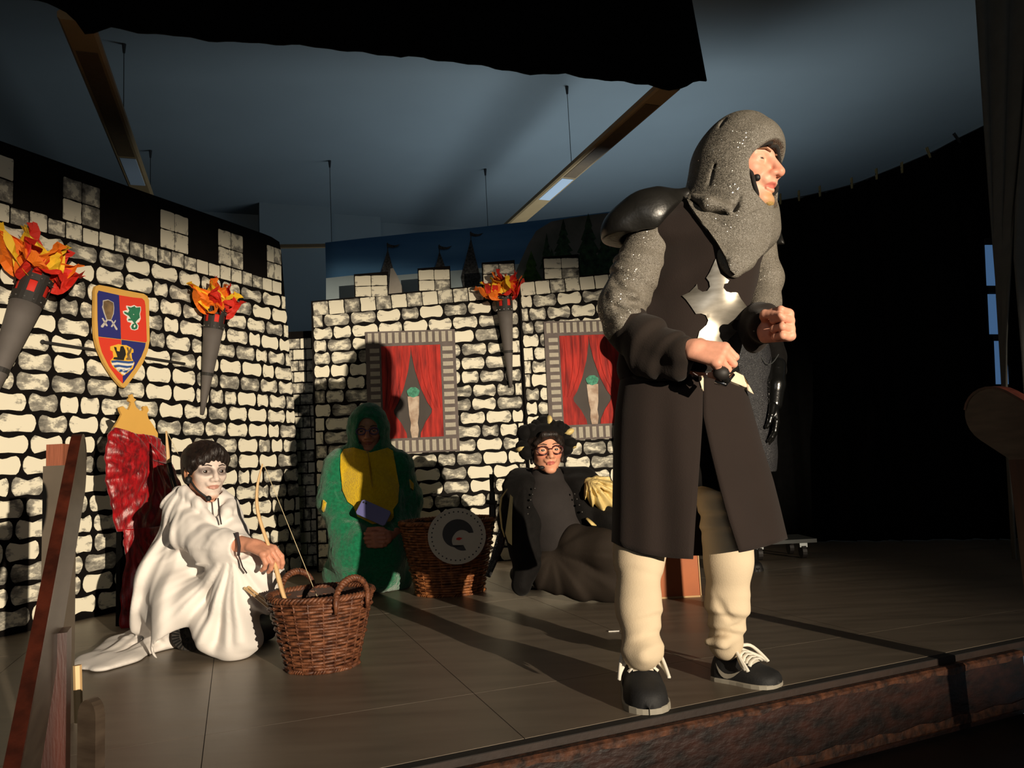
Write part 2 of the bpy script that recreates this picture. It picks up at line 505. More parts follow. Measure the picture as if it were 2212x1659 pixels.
# nosing, fascia board and the steps down into the hall
R3 = np.stack([ED, -EN, V(0, 0, 1)], 1)
mid = (E0 + E1) / 2
nos = MB().box(mid + EN * -0.016 + V(0, 0, -0.012), 5.4, 0.034, 0.018, R3).build('trim_2', M_step)
tag(nos, kind='structure')
Lf0, Lf1 = E0 - ED * 3.0, E1 + ED * 0.02
fa = empty('trim_1', tuple(mid)); tag(fa, kind='structure')
ln = np.linalg.norm(Lf1 - Lf0); fm = (Lf0 + Lf1) / 2
MB().box(fm + EN * 0.015 + V(0, 0, -0.128), ln, 0.03, 0.19, R3).build('fascia_board', M_fascia, fa)
rows = []
for i in range(60):
    t = i / 59
    p = Lf0 + (Lf1 - Lf0) * t
    jag = 0.006 * math.sin(i * 2.7) + 0.005 * math.sin(i * 5.9 + 1)
    rows.append([p + EN * 0.001 + V(0, 0, -0.022), p + EN * 0.026 + V(0, 0, -0.021), p + EN * 0.0335 + V(0, 0, -0.028), p + EN * 0.0325 + V(0, 0, -0.041 + jag)])
MB().grid(rows).build('worn_board_edge', M_edge, fa)
rows = [[Lf0 + (Lf1 - Lf0) * (i / 59) + EN * 0.0325 + V(0, 0, -0.178 + 0.006 * math.sin(i * 3.1)), Lf0 + (Lf1 - Lf0) * (i / 59) + EN * 0.034 + V(0, 0, -0.205), Lf0 + (Lf1 - Lf0) * (i / 59) + EN * 0.02 + V(0, 0, -0.224)] for i in range(60)]
MB().grid(rows).build('worn_lower_edge', M_edge, fa)
for k in range(4):
    z = -0.235 - k * 0.185
    st = MB().box(fm + EN * (0.16 + 0.30 * k) + V(0, 0, z - 0.02), ln, 0.34, 0.04, R3).build('step_tread', M_step)
    MB().box(fm + EN * (0.31 + 0.30 * k) + V(0, 0, z - 0.11), ln, 0.02, 0.14, R3).build('step_riser', M_fascia, st)
    tag(st, kind='structure')
hf = MB().box(V(2, -6.2, -0.98), 24, 15, 0.06).build('floor_hall', M_step); tag(hf, kind='structure')

# ceiling and the far wall of the hall with its stepped pier
ce = MB().box(V(0, 0, 4.05), 26, 30, 0.1).build('ceiling', M_ceil); tag(ce, kind='structure')
RH = np.stack([EU, EV, V(0, 0, 1)], 1)
wb = MB().box(H(0, 9.95, 1.6), 18, 0.2, 5.0, RH).build('wall_back', M_wall); tag(wb, kind='structure')
def u_at(x, y, v):
    d = ray(x, y); t = v / (d @ EV); return float((CAM + d * t) @ EU)
p1 = MB()
ua, ub, uc = u_at(560, 480, 9.5), u_at(713, 480, 9.5), u_at(820, 480, 9.7)
p1.box(H((ua + ub) / 2, 9.62, 1.72), ub - ua, 0.46, 4.6, RH); p1.box(H((ub + uc) / 2, 9.74, 1.72), uc - ub, 0.22, 4.6, RH)
tag(p1.build('wall_pier', M_wall), kind='structure')
wl = MB().box(H(-5.2, 4.0, 1.6), 0.2, 13, 5.0, RH).build('wall_left', M_wall); tag(wl, kind='structure')
wr = MB().box(H(7.4, 4.0, 1.6), 0.2, 13, 5.0, RH).build('wall_right', M_wall); tag(wr, kind='structure')
M_rail = mat('rail_wood', (170, 140, 100), 0.6, var=0.2)
tag(MB().tube([P(560, 533, 6.6), P(712, 531, 6.6)], 0.02, 8).build('curtain_rail', M_rail), 'pale wooden rail beside the blue backdrop at the left wall corner', 'rail')

# two long pendant lamps on wires
M_lamp = mat('lamp_housing', (176, 142, 96), 0.6, var=0.1)
M_lampd = mat('lamp_louvre', (120, 92, 58), 0.6, var=0.15, vscale=40)
M_lampg = mat('lamp_diffuser', (215, 225, 235), 0.35)
M_wire = mat('steel_wire', (40, 40, 42), 0.5)
def long_lamp(x0, y0, x1, y1, label, segs, wires):
    hz = 2.5
    a = CAM + ray(x0, y0) * (hz / ray(x0, y0)[2]); b = CAM + ray(x1, y1) * (hz / ray(x1, y1)[2])
    e = unit(b - a); a = a + e * 0.02; b = b + e * 2.2
    L = np.linalg.norm(b - a); sd = V(e[1], -e[0], 0); t = thing('pendant_lamp', label, 'lamp', tuple(a), 'long pendant lamps')
    def prof(w, h, s0, s1, dz=0.0):
        o = [(-w * .3, h), (w * .3, h), (w * .5, h * .55), (w * .5, 0.012), (w * .42, 0), (-w * .42, 0), (-w * .5, 0.012), (-w * .5, h * .55)]
        return MB().prism(o, s1 - s0, a + e * s0 + V(0, 0, dz), sd, V(0, 0, 1), e)
    prof(0.17, 0.075, 0, L).build('lamp_body', M_lamp, t)
    for (xa, ya, xb, yb, m) in segs:
        pa = CAM + ray(xa, ya) * (hz / ray(xa, ya)[2]); pb = CAM + ray(xb, yb) * (hz / ray(xb, yb)[2])
        s0, s1 = (pa - a) @ e, (pb - a) @ e
        MB().prism([(-.055, -.004), (.055, -.004), (.06, .006), (-.06, .006)], s1 - s0, a + e * s0, sd, V(0, 0, 1), e).build('louvre' if m is M_lampd else 'diffuser', m, t)
    for (x, y) in wires:
        top = CAM + ray(x, y) * ((4.0 - CAM[2]) / ray(x, y)[2])
        s0 = (top - a) @ e; base = a + e * s0 + V(0, 0, 0.07)
        w = MB().tube([base, V(base[0], base[1], 4.0)], 0.003, 6).build('hanging_wire', M_wire, t)
        MB().tube([V(base[0], base[1], 3.93), V(base[0], base[1], 4.0)], [0.009, 0.016], 8).build('wire_holder', M_wire, w)
    return t
long_lamp(160, 40, 300, 405, 'long beige pendant lamp hanging over the left castle wall', [(188, 112, 255, 336, M_lampd), (255, 340, 276, 398, M_lampg)], [(265, 95)])
long_lamp(1450, 190, 1120, 480, 'long beige pendant lamp hanging to the right above the forest backdrop', [(1425, 228, 1251, 385, M_lampd), (1249, 388, 1196, 433, M_lampg)], [(1197, 183)])
for (x, y, y2, lb) in ((712, 347, 530, 'thin hanging wire in front of the grey pier'), (1048, 365, 500, 'thin hanging wire left of the slanting lamp above the backdrop'), (325, 325, 420, 'short thin hanging wire beside the left lamp above the wall')):
    top = CAM + ray(x, y) * ((4.0 - CAM[2]) / ray(x, y)[2])
    w = MB().tube([top, top + V(0, 0, -1.3)], 0.0035, 6)
    o = thing('ceiling_wire', lb, 'wire', tuple(top), 'ceiling wires')
    w.build('wire', M_wire, o)
    MB().tube([top + V(0, 0, -.075), top], [0.009, 0.016], 8).build('wire_holder', M_wire, o)

# black valance over mid-stage
va = Pln(P(240, 60, 3.27)[:2], P(1450, 190, 4.0)[:2])
pxs = [(60, -40), (90, 0), (118, 12), (150, 27), (165, 46), (178, 68), (192, 70), (215, 64), (243, 58), (262, 66), (300, 72), (360, 77), (430, 84), (520, 88), (600, 95), (690, 105), (760, 110), (840, 116), (868, 121), (880, 118), (930, 130), (960, 132), (1000, 140), (1060, 143), (1110, 152), (1150, 160), (1185, 157), (1220, 160), (1240, 168), (1300, 173), (1370, 177), (1405, 180), (1430, 190), (1450, 197), (1475, 190), (1500, 176), (1517, 158), (1521, 145), (1516, 125), (1507, 80), (1490, 0), (1480, -40)]
sv = [va.sz(*p) for p in pxs]
ss = np.linspace(sv[0][0], max(q[0] for q in sv) - 0.001, 90)
low = sv[1:36]; lx = np.array([q[0] for q in low]); lz = np.array([q[1] for q in low]); od = np.argsort(lx)
rows = []
for i, q in enumerate(ss):
    zb = float(np.interp(q, lx[od], lz[od])) + 0.003 * math.sin(q * 41) * (i > 8)
    zt = 3.25
    if i < 14: zb = max(zb, 0)
    off = 0.012 * math.sin(q * 9) + 0.006 * math.sin(q * 23 + 1)
    rows.append([va.W(q - .10 * (zt - zb) * t * max(0, (i - 70) / 19), zb + (zt - zb) * t, off * (0.3 + 0.7 * (1 - t))) for t in np.linspace(0, 1, 6)])
mbv = MB(); sheet(mbv, rows, 0.012)
vt = thing('valance', 'black cloth valance with a ragged lower hem hanging across the ceiling', 'curtain', tuple(va.W(1.2, 3.25)))
mbv.build('cloth', M_black, vt, smooth=True)
MB().tube([va.W(ss[0], 3.25, .0), va.W(ss[-1] - .08, 3.25, .0)], 0.02, 8).build('batten', M_wood, vt)
for q in (.15, .5, .85):
    MB().tube([va.W(ss[0] + (ss[-1] - ss[0]) * q, 3.25), va.W(ss[0] + (ss[-1] - ss[0]) * q, 4.0)], .004, 6).build('hanging_wire', M_wire, vt)
# ================================================================== painted scenery
def brick_mat():
    m = bpy.data.materials.new('painted_stone'); m.use_nodes = True
    nt = m.node_tree; N = nt.nodes; L = nt.links; b = N['Principled BSDF']; b.inputs['Roughness'].default_value = 0.9; b.inputs['Specular IOR Level'].default_value = 0.15
    oi = N.new('ShaderNodeObjectInfo'); tc = N.new('ShaderNodeTexCoord')
    ad = N.new('ShaderNodeVectorMath'); ad.operation = 'MULTIPLY_ADD'
    L.new(oi.outputs['Random'], ad.inputs[0]); ad.inputs[1].default_value = (90, 57, 33)
    L.new(tc.outputs['Object'], ad.inputs[2])
    nz = N.new('ShaderNodeTexNoise'); nz.inputs['Scale'].default_value = 2.1; nz.inputs['Detail'].default_value = 5; nz.inputs['Roughness'].default_value = 0.6
    L.new(ad.outputs[0], nz.inputs['Vector'])
    n2 = N.new('ShaderNodeTexNoise'); n2.inputs['Scale'].default_value = 14; n2.inputs['Detail'].default_value = 3
    L.new(ad.outputs[0], n2.inputs['Vector'])
    # smudges gather at the ends and along the rim of each stone
    sx = N.new('ShaderNodeSeparateXYZ'); L.new(tc.outputs['Object'], sx.inputs[0])
    ab = N.new('ShaderNodeMath'); ab.operation = 'ABSOLUTE'; L.new(sx.outputs[0], ab.inputs[0])
    az = N.new('ShaderNodeMath'); az.operation = 'ABSOLUTE'; L.new(sx.outputs[2], az.inputs[0])
    mm = N.new('ShaderNodeMath'); mm.operation = 'MAXIMUM'; L.new(ab.outputs[0], mm.inputs[0]); L.new(az.outputs[0], mm.inputs[1])
    rim = N.new('ShaderNodeMapRange'); rim.inputs[1].default_value = 0.15; rim.inputs[2].default_value = 0.52; rim.inputs[3].default_value = -0.08; rim.inputs[4].default_value = 0.07
    L.new(mm.outputs[0], rim.inputs[0])
    am = N.new('ShaderNodeMapRange'); am.inputs[3].default_value = -0.22; am.inputs[4].default_value = 0.10
    L.new(oi.outputs['Random'], am.inputs[0])
    s1 = N.new('ShaderNodeMath'); s1.operation = 'ADD'; L.new(nz.outputs['Fac'], s1.inputs[0]); L.new(rim.outputs[0], s1.inputs[1])
    s2 = N.new('ShaderNodeMath'); s2.operation = 'ADD'; L.new(s1.outputs[0], s2.inputs[0]); L.new(am.outputs[0], s2.inputs[1])
    n2m = N.new('ShaderNodeMath'); n2m.operation = 'MULTIPLY_ADD'; L.new(n2.outputs['Fac'], n2m.inputs[0]); n2m.inputs[1].default_value = 0.18; L.new(s2.outputs[0], n2m.inputs[2])
    rp = N.new('ShaderNodeValToRGB'); e = rp.color_ramp.elements
    e[0].position = 0.52; e[0].color = (*lin((236, 230, 208)), 1)
    e[1].position = 0.86; e[1].color = (*lin((66, 65, 62)), 1)
    md = e.new(0.62); md.color = (*lin((160, 156, 144)), 1)
    L.new(n2m.outputs[0], rp.inputs[0]); L.new(rp.outputs[0], b.inputs['Base Color'])
    return m
M_brick = brick_mat()
M_panel = mat('painted_black_cloth', (20, 17, 16), 0.95, var=0.35, vscale=9, spec=0.1)

def stone_mesh(kind, r):
    """one painted stone, 1 x 1 in size: 'bone' is pinched in the middle, 'block' nearly square"""
    if kind == 'bone':
        pt, pb = r.uniform(.06, .20), r.uniform(.03, .16)
        out = []
        def edge(sg, p):
            return [(x * sg, sg * (0.5 - p * math.cos(x * math.pi / .76) ** 2 + r.uniform(-.014, .014))) for x in (.38, .24, .12, 0, -.12, -.24, -.38)]
        ej = [r.uniform(-.012, .012) for _ in range(6)]
        out += edge(1, pt) + [(-.455, .37), (-.49 + ej[0], .2), (-.5 + ej[1], 0), (-.485 + ej[2], -.2), (-.445, -.38)]
        out += edge(-1, pb) + [(.45, -.37), (.49 + ej[3], -.2), (.5 + ej[4], 0), (.485 + ej[5], .2), (.455, .38)]
    else:
        j = lambda: r.uniform(-.025, .025)
        out = [(.46, .5), (.2, .49 + j()), (-.2, .49 + j()), (-.46, .5), (-.5, .44), (-.49 + j(), 0), (-.5, -.44), (-.46, -.5), (-.2, -.49 + j()), (.2, -.48 + j()), (.46, -.5), (.5, -.44), (.49 + j(), 0), (.5, .44)]
    mb = MB().prism(out, 0.003, (0, 0, 0), V(1, 0, 0), V(0, 0, 1), V(0, -1, 0), 0.0)
    me = bpy.data.meshes.new('brick'); me.from_pydata(mb.v, [], mb.f); me.update(); me.materials.append(M_brick)
    return me
_r = random.Random(3)
BONES = [stone_mesh('bone', _r) for _ in range(16)]; BLOCKS = [stone_mesh('block', _r) for _ in range(8)]
def stone(pl, s0, s1, z0, z1, parent, kind='bone', off=0.0, tilt=0.0):
    o = bpy.data.objects.new('brick', _r.choice(BONES if kind == 'bone' else BLOCKS)); COL.objects.link(o)
    ang = math.atan2(pl.e[1], pl.e[0])
    o.location = pl.W((s0 + s1) / 2, (z0 + z1) / 2, off); o.rotation_euler = (0, tilt, ang)
    fl = -1 if _r.random() < .5 else 1
    o.scale = ((s1 - s0) * fl, 1, z1 - z0)
    adopt(parent, o); return o

# ---- left wall: black cloth with painted stones
LW = Pln((-2.523, 3.799), (-1.618, 5.758))
lp = thing('castle_wall_cloth', 'painted castle wall on black cloth along the left side of the stage', 'stage set', tuple(LW.W(0.9, 0)))
edge = [LW.sz(*p) for p in ((603, 517), (607, 545), (613, 620), (621, 700), (630, 800), (637, 900), (643, 1000), (648, 1120), (652, 1237))]
rows = []
def lw_right(z):
    zs = [q[1] for q in edge][::-1]; s_ = [q[0] for q in edge][::-1]; return float(np.interp(z, zs, s_))
for z in np.linspace(0.0, 2.475, 26):
    sr = lw_right(z)
    rows.append([LW.W(-1.3 + (sr + 1.3) * t, z - (0.02 * max(0, t - .97) / .03 if z > 2.4 else 0), 0.004 * math.sin(5 * z + 9 * t) - 0.004) for t in np.linspace(0, 1, 40)])
mbp = MB(); sheet(mbp, rows, 0.006); mbp.build('black_cloth', M_panel, lp, smooth=True)
pitch, z = 0.1065, 0.025
for r in range(19):
    z0 = z + r * pitch; zc = z0 + pitch / 2; sr = lw_right(zc)
    s_ = -0.30 - _r.uniform(0, .19)
    while s_ < sr - 0.03:
        w = _r.choice((.19, .19, .185, .20, .175, .12)) * _r.uniform(.95, 1.05)
        s1 = min(s_ + w, sr + 0.002)
        if sr - s1 < 0.05: s1 = sr
        if s1 > -0.12: stone(LW, s_ + 0.0075, s1 - 0.0075, z0 + 0.007, z0 + pitch - 0.007 + _r.uniform(-.004, .002), lp, 'bone' if s1 - s_ > .1 else 'block', 0.004, _r.uniform(-.015, .015))
        s_ = s1
z0 = z + 19 * pitch
for k, rr in enumerate(np.arange(-0.2, 2.0, 0.1)):
    stone(LW, rr + .004, min(rr + .096, 2.0), z0 + .006, z0 + .095 + _r.uniform(-.006, .006), lp, 'block', 0.004)
zc = z0 + 0.105
for (a, b) in ((-0.2, 0.015), (.282, .506), (.919, 1.134), (1.387, 1.612), (1.85, 2.0)):
    n = 2
    for i in range(n):
        for j in range(2):
            w = (b - a) / n; h = (2.40 - zc) / 2
            stone(LW, a + w * i + .002, a + w * (i + 1) - .002, zc + h * j + .003, zc + h * (j + 1) - .003, lp, 'block', 0.004)

# ---- narrow return between the two walls, with small stones
RT = Pln(P(596, 900, 5.95)[:2], P(690, 900, 5.95)[:2])
rp_ = thing('castle_return_panel', 'narrow castle wall strip of small stones in the corner between both walls', 'stage set', tuple(RT.W(.1, 0)))
a, b = RT.sz(600, 760)[0], RT.sz(700, 760)[0]; zt = RT.sz(650, 716)[1]
MB().prism([(a, 0), (b, 0), (b, zt), (a, zt)], 0.01, RT.A, RT.e, V(0, 0, 1), RT.n).build('board', M_panel, rp_)
zz = 0.02; k = 0
while zz < zt - .06:
    q = a - _r.uniform(0, .1)
    while q < b - .02:
        w = _r.choice((.1, .1, .09, .06)); q1 = min(q + w, b)
        if q1 > a + .02: stone(RT, max(q, a) + .003, q1 - .003, zz + .004, zz + .082, rp_, 'block', 0.011)
        q += w
    zz += .088

# ---- back wall: two panels of painted board
BW = Pln((-1.49, 5.72), (.9, 5.95))
M_panel2 = mat('painted_black_board', (22, 19, 18), 0.9, var=0.3, vscale=7, spec=0.15)
def back_panel(name_label, s0, s1, crenels, rows_n, seed):
    r = _r
    t = thing('castle_wall_panel', name_label, 'stage set', tuple(BW.W((s0 + s1) / 2, 0)))
    base = lambda q: 2.018 + 0.068 * q
    out = [(s0, 0.0), (s1, 0.0), (s1, base(s1))]
    for (a, b) in sorted(crenels, key=lambda c: -c[0]):
        out += [(b, base(b)), (b, base(b) + .175), (a, base(a) + .178), (a, base(a))]
    out.append((s0, base(s0)))
    BW.flat(MB(), out, 0.02, -0.02).build('board', M_panel2, t)
    zt = base((s0 + s1) / 2)
    # square stones under the battlements
    q = s0 + .012
    while q < s1 - .03:
        q1 = min(q + .118, s1 - .004); stone(BW, q + .003, q1 - .003, base(q) - .112, base(q) - .008, t, 'block', 0.0, -0.068); q = q1
    for (a, b) in crenels:
        for i in range(2):
            for j in range(2):
                w = (b - a - .012) / 2; h = .166 / 2
                stone(BW, a + .006 + w * i + .002, a + .006 + w * (i + 1) - .002, base(a) + h * j + .001, base(a) + h * (j + 1) - .003, t, 'block', 0.0)
    ph = (zt - .118) / rows_n
    for k in range(rows_n):
        z1 = zt - .118 - k * ph; til = 0.055 * max(0, 1 - k / 6)
        q = s0 + .008 - (r.uniform(.05, .13))
        while q < s1 - .015:
            w = r.choice((.192, .198, .185, .2, .14)); q1 = min(q + w, s1 - .004); qq = max(q, s0 + .008)
            if s1 - q1 < .045: q1 = s1 - .004
            if q1 - qq > .04:
                dz = til * ((qq + q1) / 2 - (s0 + s1) / 2)
                hid = any(x0 + .05 < qq and q1 < x1 - .05 and za + .05 < z1 - ph and z1 < zb - .05 for (x0, x1, za, zb) in WINS)
                if not hid: stone(BW, qq + .006, q1 - .005, z1 - ph + .006 + dz, z1 - .006 + dz, t, 'bone' if q1 - qq > .09 else 'block', 0.0, -til)
            q = max(q1, q + .02)
    return t
WINS = [(.398, 1.076, .834, 1.765), (1.765, 2.46, .875, 1.80)]
back_panel('painted castle wall board with battlements and the left curtained window', 0.0, 1.578, ((.325, .583), (.81, 1.062), (1.307, 1.566)), 19, 1)
back_panel('painted castle wall board with battlements right of the wall torch', 1.586, 2.75, ((1.788, 2.076), (2.42, 2.68)), 19, 2)

# ---- painted windows
M_wframe = mat('painted_frame_grey', (112, 102, 98), 0.9, var=0.25, vscale=14)
M_wstone = mat('painted_frame_stone', (226, 218, 196), 0.9, col2=(120, 112, 104), vscale=22)
M_dark = mat('painted_dark_room', (82, 76, 72), 0.9, var=0.2, vscale=5)
M_redc = mat('painted_red_curtain', (196, 48, 36), 0.8, col2=(120, 22, 18), vscale=7, stretch=(5, 1, .7))
M_vase = mat('painted_vase', (150, 120, 98), 0.8, col2=(205, 186, 166), vscale=16)
M_moss = mat('painted_green', (92, 170, 140), 0.95, var=0.5, vscale=60, bump=0.4, bscale=90)
def window(label, s0, s1, z0, z1, px_vase=True):
    t = thing('painted_window', label, 'window', tuple(BW.W((s0 + s1) / 2, z0)))
    fw = .115
    def rect(a, b, c, d, th, off): return MB().prism([(a, c), (b, c), (b, d), (a, d)], th, BW.A + BW.n * off, BW.e, V(0, 0, 1), BW.n)
    fr = MB()
    for q in ((s0, s1, z1 - fw, z1), (s0, s1, z0, z0 + fw), (s0, s0 + fw, z0 + fw, z1 - fw), (s1 - fw, s1, z0 + fw, z1 - fw)):
        fr.prism([(q[0], q[2]), (q[1], q[2]), (q[1], q[3]), (q[0], q[3])], 0.010, BW.A + BW.n * 0.004, BW.e, V(0, 0, 1), BW.n)
    f = fr.build('frame', M_wframe, t)
    me = stone_mesh('block', _r).copy(); me.materials.clear(); me.materials.append(M_wstone)
    def st(a, b, c, d):
        o = bpy.data.objects.new('stone', me); COL.objects.link(o); o.location = BW.W((a + b) / 2, (c + d) / 2, .0145)
        o.rotation_euler = (0, 0, math.atan2(BW.e[1], BW.e[0])); o.scale = (b - a, 1, d - c); adopt(t, o)
    n = 13
    for i in range(n):
        w = (s1 - s0 - .02) / n; a = s0 + .01 + w * i
        st(a + .008, a + w - .012, z1 - fw + .022, z1 - .012); st(a + .008, a + w - .012, z0 + .012, z0 + fw - .018)
    n = 12
    for i in range(n):
        w = (z1 - z0 - 2 * fw) / n; a = z0 + fw + w * i
        st(s0 + .03, s0 + fw - .012, a + .010, a + w - .016); st(s1 - fw + .014, s1 - .022, a + .010, a + w - .016)
    a, b, c, d = s0 + fw, s1 - fw, z0 + fw, z1 - fw; W_, Hh = b - a, d - c
    rect(a, b, c, d, 0.003, 0.004).build('dark_pane', M_dark, t)
    def cur(sg):
        o = a if sg > 0 else b
        def q(u, v): return (o + sg * u * W_, c + v * Hh)
        L = [q(0, 1), q(.5, 1), q(.49, .9), q(.44, .72), q(.35, .52), q(.25, .37), q(.18, .30), q(.19, .26), q(.30, .16), q(.38, .05), q(.40, -.06), q(.2, -.08), q(.0, -.06)]
        return L if sg < 0 else L[::-1]
    for sg in (1, -1):
        cu = BW.flat(MB(), cur(sg), 0.004, 0.008, ).build('curtain', M_redc, t)
        o = a if sg > 0 else b
        for k in range(3):
            u0, u1 = .08 + .14 * k, .03 + .05 * k
            pts = catmull([BW.W(o + sg * u0 * W_, d - .01, .0125), BW.W(o + sg * (u0 * .8 + .02) * W_, c + Hh * .62, .0135), BW.W(o + sg * u1 * W_, c + Hh * .31, .013)], 8)
            MB().tube(pts, [.002, .003, .003, .003, .003, .003, .002, .002], 5, flat=.5).build('curtain_fold', M_redc, cu)
    if px_vase:
        vx = (a + b) / 2 + .015 * W_
        prof = [(.0, .02), (.05, .02), (.075, .10), (.06, .17), (.085, .25), (.09, .31), (.10, .40), (.10, .43), (0, .43)]
        out = [(vx + p[0] * W_ * .95, c + p[1] * Hh * 1.1 - .02) for p in prof] + [(vx - p[0] * W_ * .95, c + p[1] * Hh * 1.1 - .02) for p in prof[::-1]]
        BW.flat(MB(), out, 0.003, 0.0085).build('vase', M_vase, t)
        out = [(vx + .105 * W_ * math.cos(q) * (1 + .06 * math.sin(5 * q)), c + Hh * .49 + .055 * Hh * math.sin(q) * (1 + .05 * math.sin(7 * q))) for q in np.linspace(0, 6.28, 26)[:-1]]
        BW.flat(MB(), out, 0.006, 0.0085).build('plant', M_moss, t)
    return t
window('painted window with red curtains and a plant vase above the green costume', *WINS[0])
window('painted window with red curtains half hidden by the knight', *WINS[1])

# ---- blue backdrop with hills, trees and spires
BD = Pln(P(703, 560, 6.12)[:2], P(1500, 500, 6.35)[:2])
M_sky = mat('painted_sky', (92, 142, 186), 0.9, col2=(62, 112, 160), vscale=1.6, stretch=(.4, .4, 3))
M_skyl = mat('painted_pale_sky', (172, 190, 196), 0.9, var=.15, vscale=3)
M_hill = mat('painted_hill', (120, 116, 112), 0.9, col2=(84, 92, 84), vscale=4)
M_spire = mat('painted_spire', (26, 27, 28), 0.9, col2=(84, 84, 84), vscale=60)
M_tree = mat('painted_tree', (52, 84, 56), 0.95, col2=(24, 40, 30), vscale=26)
M_treel = mat('painted_tree_light', (70, 104, 44), 0.95, col2=(36, 64, 30), vscale=26)
M_tower = mat('painted_tower', (196, 188, 176), 0.9, var=.2)
bd = thing('forest_backdrop', 'blue painted backdrop with hills and trees behind the castle battlements', 'backdrop', tuple(BD.W(1.2, 0)))
tp = [BD.sz(*p) for p in ((703, 525), (800, 513), (900, 502), (1020, 493), (1150, 478), (1330, 455), (1500, 440))]
tp2 = [(q, float(np.interp(q, [t[0] for t in tp], [t[1] for t in tp]))) for q in np.linspace(tp[0][0], tp[-1][0] + .5, 30)]
rows = [[BD.W(q, 0.02 + (zt - .02) * t, 0.01 * math.sin(q * 4 + 2 * t)) for t in np.linspace(0, 1, 10)] for q, zt in tp2]
mbp = MB(); sheet(mbp, rows, 0.004); mbp.build('cloth', M_sky, bd, smooth=True)
sl = tp[0][0] + .003
def bshape(name, px, m, off=.013, th=.003): return BD.shape(MB(), px, th, off).build(name, m, bd)
bshape('pale_horizon', [(705, 602), (760, 596), (830, 598), (900, 592), (1000, 584), (1130, 570), (1210, 560), (1330, 548), (1330, 700), (705, 740)], M_skyl, .0125)
bshape('hill', [(1115, 585), (1140, 530), (1158, 500), (1190, 480), (1230, 472), (1290, 464), (1480, 446), (1480, 640), (1115, 650)], M_hill, .015, .002)
def conifer(x, y0, y1, w, m, name='tree', n=5, off=.018):
    L = []; R_ = []
    for i in range(n):
        a = y0 + (y1 - y0) * (i + .15) / n; b = y0 + (y1 - y0) * (i + 1) / n
        w0 = w * (i + .2) / n * .6; w1 = w * (i + 1) / n
        R_ += [(x + w0, a), (x + w1, b)]; L += [(x - w0 * 1.1, a), (x - w1 * .95, b + 2)]
    bshape(name, [(x, y0)] + R_ + L[::-1], m, off)
conifer(1216, 474, 560, 26, M_tree); conifer(1270, 462, 600, 42, M_tree, off=.0185); conifer(1306, 482, 600, 30, M_tree, off=.020); conifer(1180, 505, 580, 16, M_tree, off=.0195)
conifer(1330, 500, 600, 40, M_tree, off=.022)
conifer(1147, 543, 606, 24, M_treel, n=2, off=.021); conifer(1191, 538, 600, 20, M_tree, n=2, off=.0225)
for (x, y0, y1, w, fx) in ((838, 540, 600, 17, 0), (951, 544, 590, 14, -5), (1017, 516, 600, 21, 0)):
    bshape('spire', [(x + fx * .4, y0), (x + w * .45, (y0 + y1) / 2 - 2), (x + w, y1), (x + w * .7, y1 + 30), (x - w * .7, y1 + 30), (x - w, y1), (x - w * .5, (y0 + y1) / 2)], M_spire, .023)
    bshape('flag_pole', [(x + fx * .4 - .8, y0 - 14), (x + fx * .4 + .8, y0 - 14), (x + fx * .4 + .8, y0 + 4), (x + fx * .4 - .8, y0 + 4)], M_spire, .0235)
    x0 = x + fx * .4
    bshape('flag', [(x0 - 2, y0 - 13), (x0 + 8, y0 - 9), (x0 + 16, y0 - 8), (x0 + 27, y0 - 11), (x0 + 20, y0 - 5), (x0 + 10, y0 - 3), (x0 - 2, y0 - 5)], M_spire, .024)
bshape('tower_roof', [(844, 582), (850, 581), (858, 596), (868, 618), (876, 640), (840, 640)], M_tower, .026)

# ---- black curtain on a rope with clothes pegs
cp = [(1400, 455, 6.2), (1550, 447, 6.15), (1670, 437, 6.1), (1765, 419, 6.0), (1840, 400, 5.9), (1893, 380, 5.85), (2005, 334, 5.72), (2065, 303, 5.65), (2128, 272, 5.55), (2200, 236, 5.4)]
top = np.array([P(*c) for c in cp]); tt = catmull(top, 90)
rows = []
for i, p in enumerate(tt):
    nrm = V(0, -1, 0); f = .035 * math.sin(i * .9) + .02 * math.sin(i * 2.1 + 1)
    rows.append([V(p[0], p[1], 0.004) * 1.0 + V(0, 0, (p[2] - .004) * t) + nrm * f * (1.15 - .8 * t) + V(.02 * math.sin(i * .5) * (1 - t), 0, 0) for t in np.linspace(0, 1, 10)])
bc = thing('black_curtain', 'tall black curtain pegged to a rope along the back right of the stage', 'curtain', tuple(V(tt[45][0], tt[45][1], 0)))
mbp = MB(); sheet(mbp, rows, 0.006); mbp.build('cloth', M_black, bc, smooth=True)
MB().tube([p + V(0, 0, .004) for p in tt[::3]], 0.005, 6).build('rope', M_wire, bc)
M_peg = mat('wooden_peg', (150, 138, 92), 0.7, var=.2)
pegs = (1678, 1724, 1765, 1838, 1893, 1940, 2005, 2066)
words = ('wooden peg nearest to the knight on the curtain rope', 'second wooden peg from the knight on the curtain rope', 'third wooden peg from the knight on the curtain rope', 'fourth wooden peg from the knight on the curtain rope', 'fifth wooden peg from the knight on the curtain rope', 'sixth wooden peg, sitting low on the curtain rope', 'second to last wooden peg on the right of the curtain rope', 'last dark tilted peg on the right of the curtain rope')
